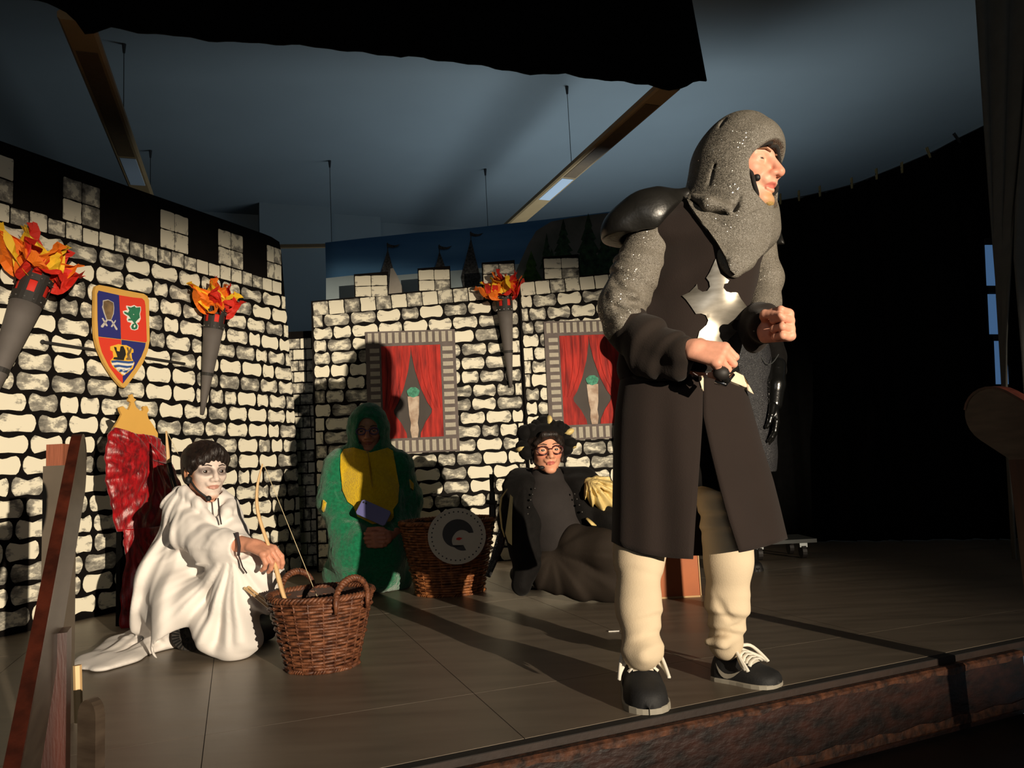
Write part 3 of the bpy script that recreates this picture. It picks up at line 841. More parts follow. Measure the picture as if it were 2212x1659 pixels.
for x, lb in zip(pegs, words):
    i = int(np.argmin([abs((CX + FPX * ((p - CAM) @ _R) / ((p - CAM) @ _F)) - x) for p in tt])); p = tt[i]
    t = thing('clothes_peg', lb, 'peg', tuple(p), 'clothes pegs on the curtain rope')
    lean = {2066: -.5, 2005: -.25}.get(x, .05); low = -.03 if x == 1940 else 0
    ax = V(math.sin(lean), 0, math.cos(lean)); a0 = p + V(0, -.03, low)
    for sg in (-1, 1):
        MB().tube([a0 - ax * .035 + V(0, sg * .004, 0), a0 + V(0, sg * .005, 0), a0 + ax * .052 + V(0, sg * .010, 0)], [.006, .0075, .006], 6).build('peg_half', M_peg if x != 2066 else M_wire, t)
    MB().tube([a0 + V(-.009, 0, 0.008), a0 + V(.009, 0, 0.008)], .005, 6).build('spring', M_wire, t)

# ---- grey side curtains on the right with a gap, and the lit window strip behind them
def side_curtain(label, px, dL, folds):
    rows = []
    for (xa, xb, y) in px:
        r = []
        for i in range(30):
            t = i / 29; d = dL[0] + (dL[1] - dL[0]) * t
            p = P(xa + (xb - xa) * t, y, d); r.append(p + V(0, -folds * math.sin(t * 17 + y * .002), 0))
        rows.append(r)
    mb = MB(); sheet(mb, rows, .006)
    b = rows[-1][15]
    t = thing('side_curtain', label, 'curtain', (b[0], b[1], 0), 'grey side curtains')
    mb.build('cloth', M_grey, t, smooth=True)
side_curtain('grey side curtain hanging nearest the black curtain on the right', [(2096, 2260, -160), (2107, 2240, 0), (2124, 2215, 280), (2137, 2194, 470), (2150, 2182, 640), (2159, 2176, 740), (2168, 2174, 860), (2178, 2181, 1000), (2190, 2194, 1208)], (4.6, 4.4), .016)
side_curtain('grey side curtain cut by the right picture edge beside a dark gap', [(2240, 2420, -160), (2226, 2410, 0), (2206, 2400, 280), (2190, 2400, 440), (2186, 2400, 560), (2192, 2400, 640), (2200, 2400, 740), (2208, 2400, 860), (2216, 2400, 1000), (2226, 2400, 1208)], (4.36, 4.1), .016)
def bluepane():
    m = bpy.data.materials.new('dusk_window'); m.use_nodes = True; b = m.node_tree.nodes['Principled BSDF']
    b.inputs['Base Color'].default_value = (.02, .03, .04, 1); b.inputs['Emission Color'].default_value = (*lin((66, 98, 136)), 1); b.inputs['Emission Strength'].default_value = 0.8; b.inputs['Roughness'].default_value = .3
    return m
M_dusk = bluepane(); M_bars = mat('dark_window_bar', (16, 18, 20), .7)
wn = empty('window_1', tuple(P(2160, 900, 5.1))); tag(wn, kind='structure')
WP = Pln(P(2128, 700, 5.1)[:2], P(2260, 700, 4.98)[:2])
for (ya, yb, xl) in ((530, 617, 2127), (636, 722, 2133), (737, 830, 2147)):
    WP.shape(MB(), [(xl, ya), (xl + 27, ya), (xl + 31, yb), (xl + 4, yb)], .01, 0.0).build('pane', M_dusk, wn)
for y in (523, 627, 730):
    WP.shape(MB(), [(2126 + (y - 520) * .09, y - 7), (2165, y - 7), (2165, y + 7), (2126 + (y - 520) * .09, y + 7)], .02, 0.0).build('window_bar', M_bars, wn)
# pale gap at the foot of the black curtain
# ================================================================== wall torches with tissue-paper flames
M_tbody = mat('torch_grey_card', (96, 90, 86), 0.75, var=.12, vscale=12)
M_tdark = mat('torch_dark_card', (38, 35, 32), 0.7)
M_rivet = mat('rivet', (225, 225, 220), 0.3, metal=.9)
M_fred = mat('tissue_red', (214, 40, 22), 0.7, var=.12, vscale=20); M_for = mat('tissue_orange', (246, 122, 18), 0.7, var=.1, vscale=20); M_fye = mat('tissue_yellow', (248, 200, 40), 0.7, var=.1, vscale=20)
def torch(label, base, tip, nrm, R, petals, seed):
    """base: collar foot centre; tip: lower end; nrm: away from the wall"""
    r = random.Random(seed); base = np.asarray(base); tip = np.asarray(tip); ax = unit(base - tip); L = np.linalg.norm(base - tip)
    t = thing('wall_torch', label, 'torch', tuple(tip), 'wall torches')
    MB().tube([tip + ax * L * q for q in np.linspace(0, 1, 8)], [.012 + (R - .012) * q for q in np.linspace(0, 1, 8)], 20).build('cone', M_tbody, t, smooth=True)
    sd = unit(np.cross(ax, nrm)); fr = np.cross(sd, ax)
    q = .47
    MB().tube([tip + ax * L * (q - .018), tip + ax * L * (q + .018)], [(.012 + (R - .012) * (q - .018)) + .003, (.012 + (R - .012) * (q + .018)) + .003], 20).build('band', M_tdark, t)
    seam = [tip + ax * L * (.70 + .012 * math.sin(a * 2)) + (R * .72) * (math.cos(a) * sd + math.sin(a) * fr) for a in np.linspace(0, 6.28, 20)]
    MB().tube(seam, .0012, 4).build('seam', M_tdark, t)
    h = R * 2.3
    inner = MB().tube([base, base + ax * h * .92], R * .96, 20).build('red_lining', M_fred, t, smooth=True)
    co = MB(); n = 24
    def ring(z0, z1):
        co.grid([[base + ax * h * z + (R * 1.03 + R * .08 * z) * (math.cos(a) * sd + math.sin(a) * fr) for a in np.linspace(0, 2 * math.pi, n + 1)] for z in (z0, z1)])
    ring(0, .30); ring(.66, .86)
    for k in range(6):
        a0 = 2 * math.pi * k / 6 + .55
        for (z0, z1, w) in ((.30, .66, .30), (.86, 1.0, .26)):
            co.grid([[base + ax * h * z + (R * 1.03 + R * .08 * z) * (math.cos(a) * sd + math.sin(a) * fr) for a in np.linspace(a0 - w, a0 + w, 6)] for z in (z0, z1)])
    c = co.build('collar', M_tdark, t)
    rv = []
    for k in range(12):
        for z in (.1, .76):
            a = 2 * math.pi * k / 12 + .2
            MB().ball(base + ax * h * z + (R * 1.06 + R * .08 * z) * (math.cos(a) * sd + math.sin(a) * fr), .0042, 6).build('rivet', M_rivet, c)
    top = base + ax * h * .9
    for (m, du, dv, dw, w) in petals:
        d = sd * du + ax * dv + fr * dw; L2 = np.linalg.norm(d); d = d / L2
        side = unit(np.cross(d, V(r.uniform(-1, 1), r.uniform(-1, 1), r.uniform(-1, 1)) + fr * 1.5)); bend = np.cross(side, d)
        b0 = top + (sd * du + fr * dw) * .12; rows = []; ph = r.uniform(0, 6)
        for i in range(9):
            q = i / 8; wd = w * (math.sin(math.pi * min(1, .16 + q * .95)) ** .8) * (1 - .55 * q)
            if i == 8: wd = w * .12
            rw = []
            for j in range(7):
                x = (j - 3) / 3
                cr = .022 * math.sin(ph + 3.1 * x + 5 * q) + .012 * math.sin(7 * x - 9 * q + ph)
                rw.append(b0 + d * L2 * q * (1 - .08 * abs(x) * math.sin(ph)) + side * x * wd + bend * (cr * (.3 + q) + .05 * q * q * math.sin(ph)))
            rows.append(rw)
        mb = MB(); sheet(mb, rows, .0012); mb.build('paper_flame', m, t, smooth=False)
    return t
R_, O_, Y_ = M_fred, M_for, M_fye
pb = [(R_, -.17, .10, .05, .07), (R_, -.10, .19, .0, .075), (O_, -.02, .17, .06, .07), (Y_, .10, .16, .05, .07), (O_, .19, .09, .03, .07), (R_, .12, .10, .09, .075), (Y_, -.06, .15, .09, .06), (O_, .06, .20, -.02, .07), (R_, .03, .22, .01, .06), (Y_, .17, .13, .02, .06), (O_, -.15, .14, .02, .05), (O_, .10, .03, .10, .06), (R_, -.06, .05, .11, .07)]
def mix(k, sx=1, sc=1, dx=0): return [(m, (a * sx + dx) * sc, b * sc, c * sc, w * 1.35 * sc) for (m, a, b, c, w) in pb[k:] + pb[:k]]
sd_l = LW.n
torch('large paper-flame torch cut by the left picture edge', LW.W(.03, 1.625, .1), LW.W(-.17, .98, .05), LW.n, .074, mix(0, -1, 1.15, -.03), 5)
torch('paper-flame torch on the left wall right of the shield', LW.W(1.262, 1.675, .085), LW.W(1.225, 1.125, .02), LW.n, .062, mix(4, -1, .95, -.01), 9)
tc_, tt_ = BW.sz(1089, 678), BW.sz(1103, 837)
torch('paper-flame torch on the back wall between both painted windows', BW.W(tc_[0], tc_[1], .085), BW.W(tt_[0], tt_[1], .02), BW.n, .060, mix(7, -1, .92), 21)

# ================================================================== coat of arms on the left wall
SP = Pln((LW.A + LW.n * .05)[:2], (LW.A + LW.n * .05 + LW.e)[:2]); SP.n = LW.n
def sq(pts): return [SP.sz(190 + x / 6.633, 600 + y / 6.633) for x, y in pts]
M_gold = mat('gold_card', (222, 172, 84), 0.6, var=.06); M_blue = mat('shield_blue', (40, 44, 118), 0.6); M_sred = mat('shield_red', (222, 62, 40), 0.6)
M_silver = mat('print_silver', (205, 200, 192), .5, var=.2); M_bronze = mat('print_bronze', (150, 122, 84), .5, col2=(96, 78, 58), vscale=20); M_sgreen = mat('print_green', (46, 122, 88), .6, var=.2, vscale=40); M_white = mat('print_white', (235, 232, 224), .6); M_wblue = mat('print_wave_blue', (52, 86, 148), .6); M_pblack = mat('print_black', (36, 32, 30), .6); M_yel = mat('print_yellow', (240, 186, 60), .6)
sh = thing('coat_of_arms', 'heraldic shield in red and blue quarters with gold border on the left wall', 'shield', tuple(SP.W(.67, 1.26)))
outer = [(115, 120), (160, 103), (300, 128), (500, 172), (700, 212), (800, 230), (850, 262), (876, 320), (878, 600), (885, 900), (858, 1050), (790, 1220), (690, 1370), (560, 1545), (520, 1578), (480, 1560), (360, 1420), (230, 1210), (140, 1000), (105, 860), (92, 640), (95, 400), (98, 180)]
def shp(name, pts, m, z, th=.003, par=None, bev=0): return SP.flat(MB(), sq(pts), th, z, bev).build(name, m, par or sh)
shp('gold_board', outer, M_gold, -.02, .02)
shp('blue_quarter', [(150, 185), (438, 250), (455, 560), (468, 880), (148, 842), (135, 600), (132, 230)], M_blue, .0005)
shp('red_quarter', [(442, 250), (640, 283), (770, 295), (805, 330), (818, 400), (832, 700), (838, 910), (826, 925), (475, 880), (460, 560)], M_sred, .0005)
shp('red_quarter', [(148, 850), (468, 888), (485, 1200), (495, 1515), (430, 1450), (300, 1270), (200, 1070), (165, 950)], M_sred, .0005)
shp('blue_quarter', [(478, 890), (822, 934), (810, 1000), (760, 1130), (660, 1300), (500, 1510), (492, 1200)], M_blue, .0005)
cup = shp('goblet', [(205, 325), (275, 313), (355, 355), (365, 430), (358, 520), (325, 600), (318, 625), (255, 610), (215, 500), (192, 420), (203, 390)], M_silver, .004)
shp('goblet_front', [(212, 338), (275, 325), (345, 360), (352, 430), (345, 515), (315, 600), (262, 600), (228, 500), (208, 420)], M_bronze, .0072, .002, cup)
for pts in ([(188, 580), (205, 577), (272, 685), (262, 700), (245, 690)], [(262, 590), (280, 600), (205, 715), (180, 712), (176, 690)], [(385, 605), (388, 625), (335, 710), (318, 705), (325, 685)], [(318, 612), (335, 610), (412, 735), (405, 752), (390, 748)]):
    shp('dagger_hilt', pts, M_silver, .0042, .003, cup)
dw = [(540, 400), (600, 410), (650, 393), (690, 415), (745, 415), (748, 470), (735, 520), (745, 590), (720, 640), (690, 650), (715, 690), (705, 740), (660, 755), (610, 745), (590, 700), (615, 650), (560, 635), (545, 600), (555, 560), (500, 520), (490, 480), (540, 465), (560, 470), (540, 430)]
dg = shp('dragon_outline', dw, M_white, .004)
shp('dragon', [(555, 415), (600, 430), (655, 408), (670, 430), (735, 425), (735, 470), (722, 520), (728, 575), (690, 610), (665, 640), (697, 690), (690, 730), (650, 745), (615, 735), (605, 700), (630, 660), (665, 660), (640, 690), (640, 715), (660, 715), (670, 690), (650, 655), (618, 615), (560, 615), (570, 590), (600, 590), (575, 550), (510, 512), (505, 485), (560, 505), (580, 470), (565, 440)], M_sgreen, .0072, .002, dg)
MB().ball(SP.W(*sq([(637, 530)])[0], .010), .003, 8).build('dragon_eye', M_white, dg)
cr = shp('crest', [(310, 985), (380, 965), (430, 952), (480, 965), (540, 968), (600, 1000), (640, 1030), (640, 1075), (612, 1080), (620, 1160), (655, 1220), (630, 1300), (560, 1360), (490, 1405), (420, 1345), (350, 1280), (318, 1225), (310, 1190), (355, 1140), (345, 1060), (312, 1040)], M_yel, .004)
shp('lion', [(360, 990), (395, 1000), (400, 1050), (440, 1060), (455, 985), (490, 980), (520, 1040), (530, 1100), (505, 1160), (500, 1185), (430, 1180), (350, 1170), (360, 1140), (410, 1140), (395, 1090), (370, 1030)], M_pblack, .0072, .0015, cr)
shp('otter', [(540, 1000), (565, 1000), (570, 1050), (600, 1000), (620, 1010), (600, 1070), (580, 1100), (595, 1150), (615, 1180), (540, 1180), (530, 1160), (555, 1140), (545, 1100), (560, 1060)], M_bronze, .0072, .0015, cr)
for i, m in enumerate((M_wblue, M_white, M_wblue, M_white, M_wblue, M_white)):
    y = 1185 + i * 33; w = 165 - max(0, i - 1) * 32; cx_ = 483 + i * 2
    shp('wave_band', [(cx_ - w, y + 6), (cx_ - w / 2, y - 4), (cx_, y + 6), (cx_ + w / 2, y + 14), (cx_ + w, y + 6), (cx_ + w - 16, y + 40), (cx_ + w / 2, y + 48), (cx_, y + 40), (cx_ - w / 2, y + 30), (cx_ - w + 16, y + 40)], m, .0073 + i * .0002, .001, cr)
for x in (420, 495, 572): shp('otter_mark', [(x - 16, 1310), (x + 16, 1305), (x + 22, 1325), (x + 4, 1345), (x - 18, 1340)], M_silver, .0092, .001, cr)
rod = thing('black_rod', 'thin black rod fixed across the left wall behind the heraldic shield', 'rod', tuple(LW.W(.18, 1.456, .02)))
MB().tube([LW.W(.175, 1.462, .016), LW.W(1.093, 1.44, .016)], .0085, 8).build('shaft', M_tdark, rod)
MB().ball(LW.W(.172, 1.462, .022), .012, 8).build('end_cap', M_tdark, rod)

# ================================================================== throne with gold crest and red velvet
TPl = Pln(Pz(262, 1353)[:2], (Pz(262, 1353) + LW.e)[:2])
def tz(pts): return [TPl.sz(x / 3.456, 560 + y / 3.456) for x, y in pts]
M_velvet = mat('red_velvet', (176, 8, 20), 0.36, col2=(96, 2, 8), vscale=22, sheen=.3, bump=.35, bscale=24, spec=.45, stretch=(2.5, 2.5, .8))
th = thing('throne', 'throne draped in crushed red velvet with a gold card crest', 'throne', tuple(TPl.W(0, 0)))
TPl.flat(MB(), tz([(955, 1015), (975, 1008), (987, 1040), (1003, 1048), (988, 1068), (1003, 1105), (1030, 1130), (1052, 1135), (1058, 1120), (1050, 1108), (1062, 1098), (1085, 1098), (1098, 1128), (1085, 1152), (1095, 1190), (1130, 1240), (1165, 1300), (1165, 1500), (830, 1500), (830, 1270), (870, 1210), (895, 1160), (880, 1130), (876, 1108), (905, 1098), (925, 1118), (945, 1128), (960, 1095), (966, 1070), (945, 1060), (948, 1040), (958, 1040)]), .014, 0).build('gold_crest', M_gold, th)
def v3(pts): return [TPl.sz(x / 3.456, 900 + y / 3.456) for x, y in pts]
def drape(name, Lp, Rp, knot, n1, n2, amp, off):
    Lc = catmull([(*q, 0) for q in v3(Lp)], n1); Rc = catmull([(*q, 0) for q in v3(Rp)], n1); kx, kz = v3([knot])[0]
    rows = []
    for a, b in zip(Lc, Rc):
        rw = []
        for j in range(n2):
            t = j / (n2 - 1); p = a + (b - a) * t
            ang = math.atan2(p[1] - kz, p[0] - kx); rad = math.hypot(p[0] - kx, p[1] - kz)
            f = amp * (math.sin(ang * 13 + 4 * rad + 1.2 * math.sin(rad * 30)) + .6 * math.sin(ang * 29 + rad * 11 + 1.5 * math.sin(rad * 21))) * min(1, rad * 7) + .25 * amp * math.sin(60 * p[0] + 47 * p[1])
            round_ = .045 * math.sin(math.pi * min(1, max(0, t))) ** .6
            rw.append(TPl.W(p[0], p[1], off + round_ + f))
        rows.append(rw)
    mb = MB(); sheet(mb, rows, .004); return mb.build(name, M_velvet, th, smooth=True)
drape('back_drape', [(838, 82), (800, 120), (776, 170), (764, 300), (768, 450), (790, 600), (815, 720), (850, 860)], [(1045, 200), (1120, 150), (1185, 190), (1225, 280), (1290, 420), (1330, 540), (1300, 700), (1160, 830)], (1095, 310), 46, 60, .007, .02)
drape('seat_drape', [(868, 840), (872, 950), (880, 1060), (866, 1200), (855, 1330), (850, 1450), (843, 1555), (860, 1590)], [(1180, 815), (1240, 950), (1260, 1060), (1270, 1200), (1280, 1330), (1290, 1450), (1290, 1540), (1290, 1570)], (920, 850), 46, 60, .007, .05)
MB().tube([TPl.W(*v3([(1040, 205)])[0], .05), TPl.W(*v3([(1090, 300)])[0], .075), TPl.W(*v3([(1190, 350)])[0], .07)], [.02, .028, .012], 10).build('velvet_knot', M_velvet, th, smooth=True)
bk = TPl.W(0, 0, 0)
sa, sb = TPl.sz(262, 1000)[0], TPl.sz(372, 1000)[0]; zb = TPl.sz(300, 935)[1]
MB().box(TPl.W((sa + sb) / 2, zb / 2, -.02), sb - sa, .03, zb, np.stack([TPl.e, TPl.n, V(0, 0, 1)], 1)).build('back_board', M_black, th)
sz_ = TPl.sz(300, 1140)[1]
MB().box(TPl.W((sa + sb) / 2 + .02, sz_ / 2, .02), sb - sa - .04, .05, sz_, np.stack([TPl.e, TPl.n, V(0, 0, 1)], 1)).build('seat_box', M_black, th)

# bow leaning behind the throne
M_bow = mat('pale_bow_wood', (222, 184, 132), .5, var=.15, vscale=20, stretch=(1, 1, .2)); M_str = mat('bow_string', (205, 190, 150), .7)
def bow(label, px, rad, s0, s1, grip=None):
    pts = catmull([P(*q) for q in px], 24); t = thing('bow', label, 'bow', tuple(pts[-1]), 'wooden bows')
    MB().tube(pts, np.interp(np.linspace(0, 1, 24), np.linspace(0, 1, len(rad)), rad), 8, flat=.7).build('bow_limb', M_bow, t, smooth=True)
    MB().tube([P(*s0), P(*s1)], .0012, 5).build('string', M_str, t)
    if grip:
        g = catmull([P(*q) for q in grip], 8); MB().tube(g, .013, 8).build('grip', M_pblack, t, smooth=True)
bow('wooden bow with black grip standing between throne and the white-robed person', [(359, 931, 3.62), (362, 970, 3.62), (366, 1010, 3.62), (380, 1060, 3.62), (398, 1130, 3.62), (405, 1230, 3.62)], [.005, .011, .013, .013, .012, .01], (361, 933, 3.61), (392, 995, 3.66), [(365, 1000, 3.62), (371, 1030, 3.62), (384, 1075, 3.62), (396, 1120, 3.62)])

# ================================================================== wicker baskets
M_wick = mat('wicker_red_brown', (128, 80, 54), .5, col2=(70, 38, 24), vscale=36, bump=.25, bscale=120, spec=.4)
M_wick2 = mat('wicker_honey', (170, 108, 62), .5, col2=(96, 52, 28), vscale=36, bump=.25, bscale=120, spec=.4)
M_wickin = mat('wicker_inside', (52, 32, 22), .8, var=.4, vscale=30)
def basket(label, c, rb, rt, h, m, rows_n, stakes, handles, tw=0.0, ang=0.0, bulge=.0):
    c = np.asarray(c, float); t = thing('wicker_basket', label, 'basket', tuple(c), 'wicker baskets')
    rr = lambda q: rb + (rt - rb) * q + bulge * math.sin(math.pi * q)
    pr = h / rows_n; n = stakes * 4
    for i in range(rows_n):
        q = (i + .5) / rows_n; amp = .0045
        pts = []
        for j in range(n + 1):
            a = 2 * math.pi * j / n
            pts.append(c + V(math.cos(a), math.sin(a), 0) * (rr(q) + amp * math.cos(a * stakes / 2 + math.pi * i) * (1 if i % 9 else 2)) + V(0, 0, h * q + .002 * math.sin(a * 3 + i)))
        mb = MB().tube(pts, pr * (.52 if i % 9 else .62), 5, cap=False); mb.build('weave_row', m, t, smooth=True)
    for k in range(stakes):
        a = 2 * math.pi * (k + .5) / stakes
        MB().tube([c + V(math.cos(a), math.sin(a), 0) * (rr(q) + .002) + V(0, 0, h * q) for q in np.linspace(0, 1, 6)], .0042, 5).build('stake', m, t, smooth=True)
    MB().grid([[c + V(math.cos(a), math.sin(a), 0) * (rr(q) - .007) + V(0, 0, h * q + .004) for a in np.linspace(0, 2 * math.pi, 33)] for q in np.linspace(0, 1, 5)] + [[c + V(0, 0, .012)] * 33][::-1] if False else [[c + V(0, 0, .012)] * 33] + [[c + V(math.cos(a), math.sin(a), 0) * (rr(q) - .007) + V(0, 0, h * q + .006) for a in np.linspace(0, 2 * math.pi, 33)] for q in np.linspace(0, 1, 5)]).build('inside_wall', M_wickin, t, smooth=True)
    for s in range(3):  # braided rim and foot
        for (q, z, rad) in ((1.0, h, .0085), (0.0, .006, .006)):
            pts = [c + V(math.cos(a), math.sin(a), 0) * (rr(q) + .008 * math.cos(a * 26 + s * 2.1)) + V(0, 0, z + .007 * math.sin(a * 26 + s * 2.1)) for a in np.linspace(0, 2 * math.pi, 160)]
            MB().tube(pts, rad * .75, 5, cap=False).build('rim_braid' if q else 'foot_braid', m, t, smooth=True)
    for ha in handles:
        hd = None
        for s in range(3):
            pts = []
            for a in np.linspace(0, math.pi, 40):
                q = c + V(math.cos(ha), math.sin(ha), 0) * (rt + .012 * math.sin(a)) + V(-math.sin(ha), math.cos(ha), 0) * .068 * math.cos(a) + V(0, 0, h - .02 + .085 * math.sin(a) ** .8)
                w = .008
                q = q + V(math.cos(ha), math.sin(ha), 0) * w * math.cos(a * 14 + s * 2.1) + V(0, 0, 1) * w * math.sin(a * 14 + s * 2.1)
                pts.append(q)
            o = MB().tube(pts, .0068, 6).build('handle' if s == 0 else 'handle_strand', m, hd if hd else t, smooth=True)
            if s == 0:
                hd = o
            else:
                o.parent = hd; o.matrix_parent_inverse = Matrix.Translation(Vector(t.location)).inverted() if False else Matrix()
                o.matrix_parent_inverse = (Matrix.Translation(Vector(t.location)) @ hd.matrix_parent_inverse).inverted()
        for s in (-1, 1):
            e = c + V(math.cos(ha), math.sin(ha), 0) * (rt + .006) + V(-math.sin(ha), math.cos(ha), 0) * .068 * s
            MB().tube([e + V(0, 0, h - .05) - V(math.cos(ha), math.sin(ha), 0) * .004, e + V(0, 0, h + .005)], [.006, .012], 6).build('handle_end', m, t, smooth=True)
    return t
B1 = Pz(676, 1459) + V(0, .135, 0); B1[2] = 0.0
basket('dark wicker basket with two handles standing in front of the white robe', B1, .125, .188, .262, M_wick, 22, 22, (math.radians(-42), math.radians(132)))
B2 = Pz(966, 1291) + V(0, .20, 0); B2[2] = 0.0
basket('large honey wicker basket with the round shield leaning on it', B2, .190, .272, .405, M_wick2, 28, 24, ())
bow('pale wooden bow standing in the front wicker basket', [(567, 1002, 3.06), (556, 1050, 3.05), (556, 1100, 3.04), (570, 1150, 3.03), (590, 1205, 3.02), (602, 1250, 3.0), (612, 1285, 2.98), (624, 1315, 2.97)], [.004, .008, .010, .010, .011, .014, .012, .009], (571, 1006, 3.06), (688, 1296, 2.98))
for (a, b, lb) in (((528, 1270, 3.02), (592, 1322, 2.92), 'thin wooden arrow shaft poking left out of the front basket'), ((536, 1268, 3.03), (598, 1318, 2.93), 'second thin arrow shaft beside the first at the basket rim')):
    t = thing('arrow', lb, 'arrow', tuple(P(*b)), 'arrows in the front basket'); MB().tube([P(*a), P(*b)], .0045, 6).build('shaft', M_bow, t); MB().tube([P(*a), P(a[0] + 6, a[1] + 4, a[2])], .006, 6).build('nock', M_str, t)

# round white shield with a black swirl, leaning on the big basket
rs_c = P(987, 1158, B2[1] - .325); ny = unit(V(.08, -1, .16)); rx = unit(np.cross(V(0, 0, 1), -ny)); rx = rx if rx[0] > 0 else -rx; ry = np.cross(ny, rx); ry = ry if ry[2] > 0 else -ry
rs = thing('round_shield', 'round pale shield with a black swirl and a ring of dots', 'shield', tuple(rs_c - ry * .15))
def disc(c0, r, n=48, sx=1, sy=1): return [(c0[0] + r * sx * math.cos(a), c0[1] + r * sy * math.sin(a)) for a in np.linspace(0, 2 * math.pi, n + 1)[:-1]]
M_pale = mat('pale_card', (206, 196, 178), .8, var=.06)
MB().prism(disc((0, 0), .155, 48, 1, .96), .012, rs_c, rx, ry, ny).build('disc', M_pale, rs)
sw = []
for a in np.linspace(-.25, 4.9, 40):
    sw.append(((.088 - .004 * a) * math.cos(a + .3), (.085 - .004 * a) * math.sin(a + .3) + .008))
inn = []
for a in np.linspace(4.9, .15, 40):
    k = .034 + .038 * (abs(a - 2.2) / 2.7) ** 1.5
    inn.append((k * math.cos(a + .3) + .012, k * math.sin(a + .3) - .014))
MB().prism(sw + inn, .002, rs_c + ny * .012, rx, ry, ny).build('black_swirl', M_pblack, rs)
MB().prism([(-.004, -.012), (.012, -.008), (.03, -.014), (.012, -.024), (-.004, -.02)], .002, rs_c + ny * .012, rx, ry, ny).build('red_leaf', M_fred, rs)
for k in range(34):
    a = 2 * math.pi * k / 34
    MB().prism(disc((.134 * math.cos(a), .128 * math.sin(a)), .0042, 8), .0022, rs_c + ny * .012, rx, ry, ny).build('dot', M_pblack, rs)
# swords in and beside the big basket
M_glit = glitter('black_glitter', (14, 14, 15), (150, 150, 150), 700, .86)
def sword(label, pts, w, m, hilt=None):
    p = [P(*q) for q in pts]; t = thing('toy_sword', label, 'sword', tuple(p[-1]), 'toy swords by the big basket')
    MB().tube(p, [w * .8, w, w * .5][:len(p)], 6, flat=.35, axis=V(0, -1, 0)).build('blade', m, t)
    if hilt: MB().tube([P(*hilt[0]), P(*hilt[1])], .012, 8).build('cross_guard', M_pblack, t)
    MB().tube([p[0], p[0] + unit(p[0] - p[1]) * .10], [.012, .015], 8).build('hilt', M_pblack, t)
sword('black toy sword standing upright in the big basket', [(1063, 1062, 4.45), (1064, 1110, 4.45), (1060, 1160, 4.45)], .02, M_pblack, ((1050, 1084, 4.43), (1074, 1086, 4.43)))
sword('glittering black toy sword leaning outside the big basket on the right', [(1092, 1120, 4.18), (1078, 1180, 4.12), (1054, 1246, 4.05)], .026, M_glit)

# ================================================================== hand rails of the steps
M_varn = mat('varnished_rail', (74, 31, 19), .34, col2=(44, 18, 11), vscale=3, spec=.6, stretch=(9, 9, 1), bump=.06)
M_varnf = mat('varnished_rail_face', (84, 72, 60), .38, col2=(60, 49, 40), vscale=9, spec=.6, stretch=(1, 1, 5))
def handrail(label, top, w, hh, side, posts, slope, length, m_face):
    top = np.asarray(top, float); f = unit(EN) ; dn = unit(f * math.cos(slope) + V(0, 0, -math.sin(slope))); up = unit(np.cross(ED, dn)); up = up if up[2] > 0 else -up
    t = thing('hand_rail', label, 'hand rail', (top[0], top[1], -0.3 if posts else 0), 'stair hand rails')
    out = [(length, 0), (length, hh)]
    nose = []
    for a in np.linspace(math.pi / 2, math.pi * 1.5, 14): nose.append((hh * .55 * math.cos(a), hh / 2 + hh / 2 * math.sin(a)))
    out += nose
    MB().prism(out, w * .94, top - ED * w * .47, dn, up, ED).build('rail_board', m_face, t)
    # varnished cap strip that follows the upper edge and the nose
    pa = [(length, hh)] + nose[:9]
    rows = []
    for p in pa:
        c = np.array(p); cc = V(max(c[0], 0.0), hh / 2); nn = unit(V(c[0] - cc[0], c[1] - cc[1])) if c[0] <= 0 else V(0, 1)
        b0 = top + dn * p[0] + up * p[1]; o = dn * nn[0] + up * nn[1]
        rows.append([b0 - ED * w * .5 - o * .004, b0 - ED * w * .5 + o * .004, b0 + ED * w * .5 + o * .004, b0 + ED * w * .5 - o * .004])
    MB().grid(rows).build('rail_top', M_varn, t)
    for (q, pw, pd, zf) in posts:
        b0 = top + dn * q; z1 = b0[2] + .03
        po = MB().box(V(b0[0], b0[1], (z1 + zf) / 2) - V(0, 0, .0), pw, pd, z1 - zf, R3).build('post', M_varn, t)
    return t
handrail('left hand rail with rounded nose rising in front of the castle wall', P(172, 1072, 1.62), .019, .135, 1, ((.42, .045, .06, -.6),), math.radians(36), 1.25, M_varnf)
handrail('right hand rail with rounded nose at the right picture edge', P(2128, 950, 2.45), .05, .175, 1, ((.16, .05, .09, -.3),), math.radians(36), 1.2, M_varnf)
lp_ = thing('rail_newel', 'short dark newel with rounded head at the foot of the left rail', 'post', tuple(P(186, 1659, 1.5)))
nw = MB(); o2 = [(-.10, -.5), (.02, -.5)] + [(.02 - .0 + .0 * k, .0) for k in range(0)] 
q0 = P(187, 1512, 1.42)
out = [(-.022, -.6), (.022, -.6)] + [(.022 * math.cos(a), -.03 + .03 * math.sin(a)) for a in np.linspace(0, math.pi, 10)]
MB().prism(out, .02, q0, unit(V(.93, -.36, 0)), V(0, 0, 1), unit(V(.36, .93, 0))).build('newel_board', M_varnf, lp_)
MB().tube([P(167, 1437, 1.62), P(170, 1560, 1.62)], .008, 6).build('side_batten', M_bow, lp_)
bp = P(128, 983, 2.35)
wp = thing('wooden_post', 'narrow wooden post with a reddish top block behind the left rail', 'post', (bp[0], bp[1], 0))
M_rblk = mat('reddish_pine', (158, 92, 66), .6, var=.35, vscale=30, stretch=(8, 8, .4)); M_gpost = mat('grey_post', (96, 86, 74), .6, var=.2)
za = P(128, 1006, 2.35)[2]; zb2 = P(128, 960, 2.35)[2]
MB().box(V(bp[0], bp[1], (za + zb2) / 2), .05, .05, zb2 - za).build('top_block', M_rblk, wp)
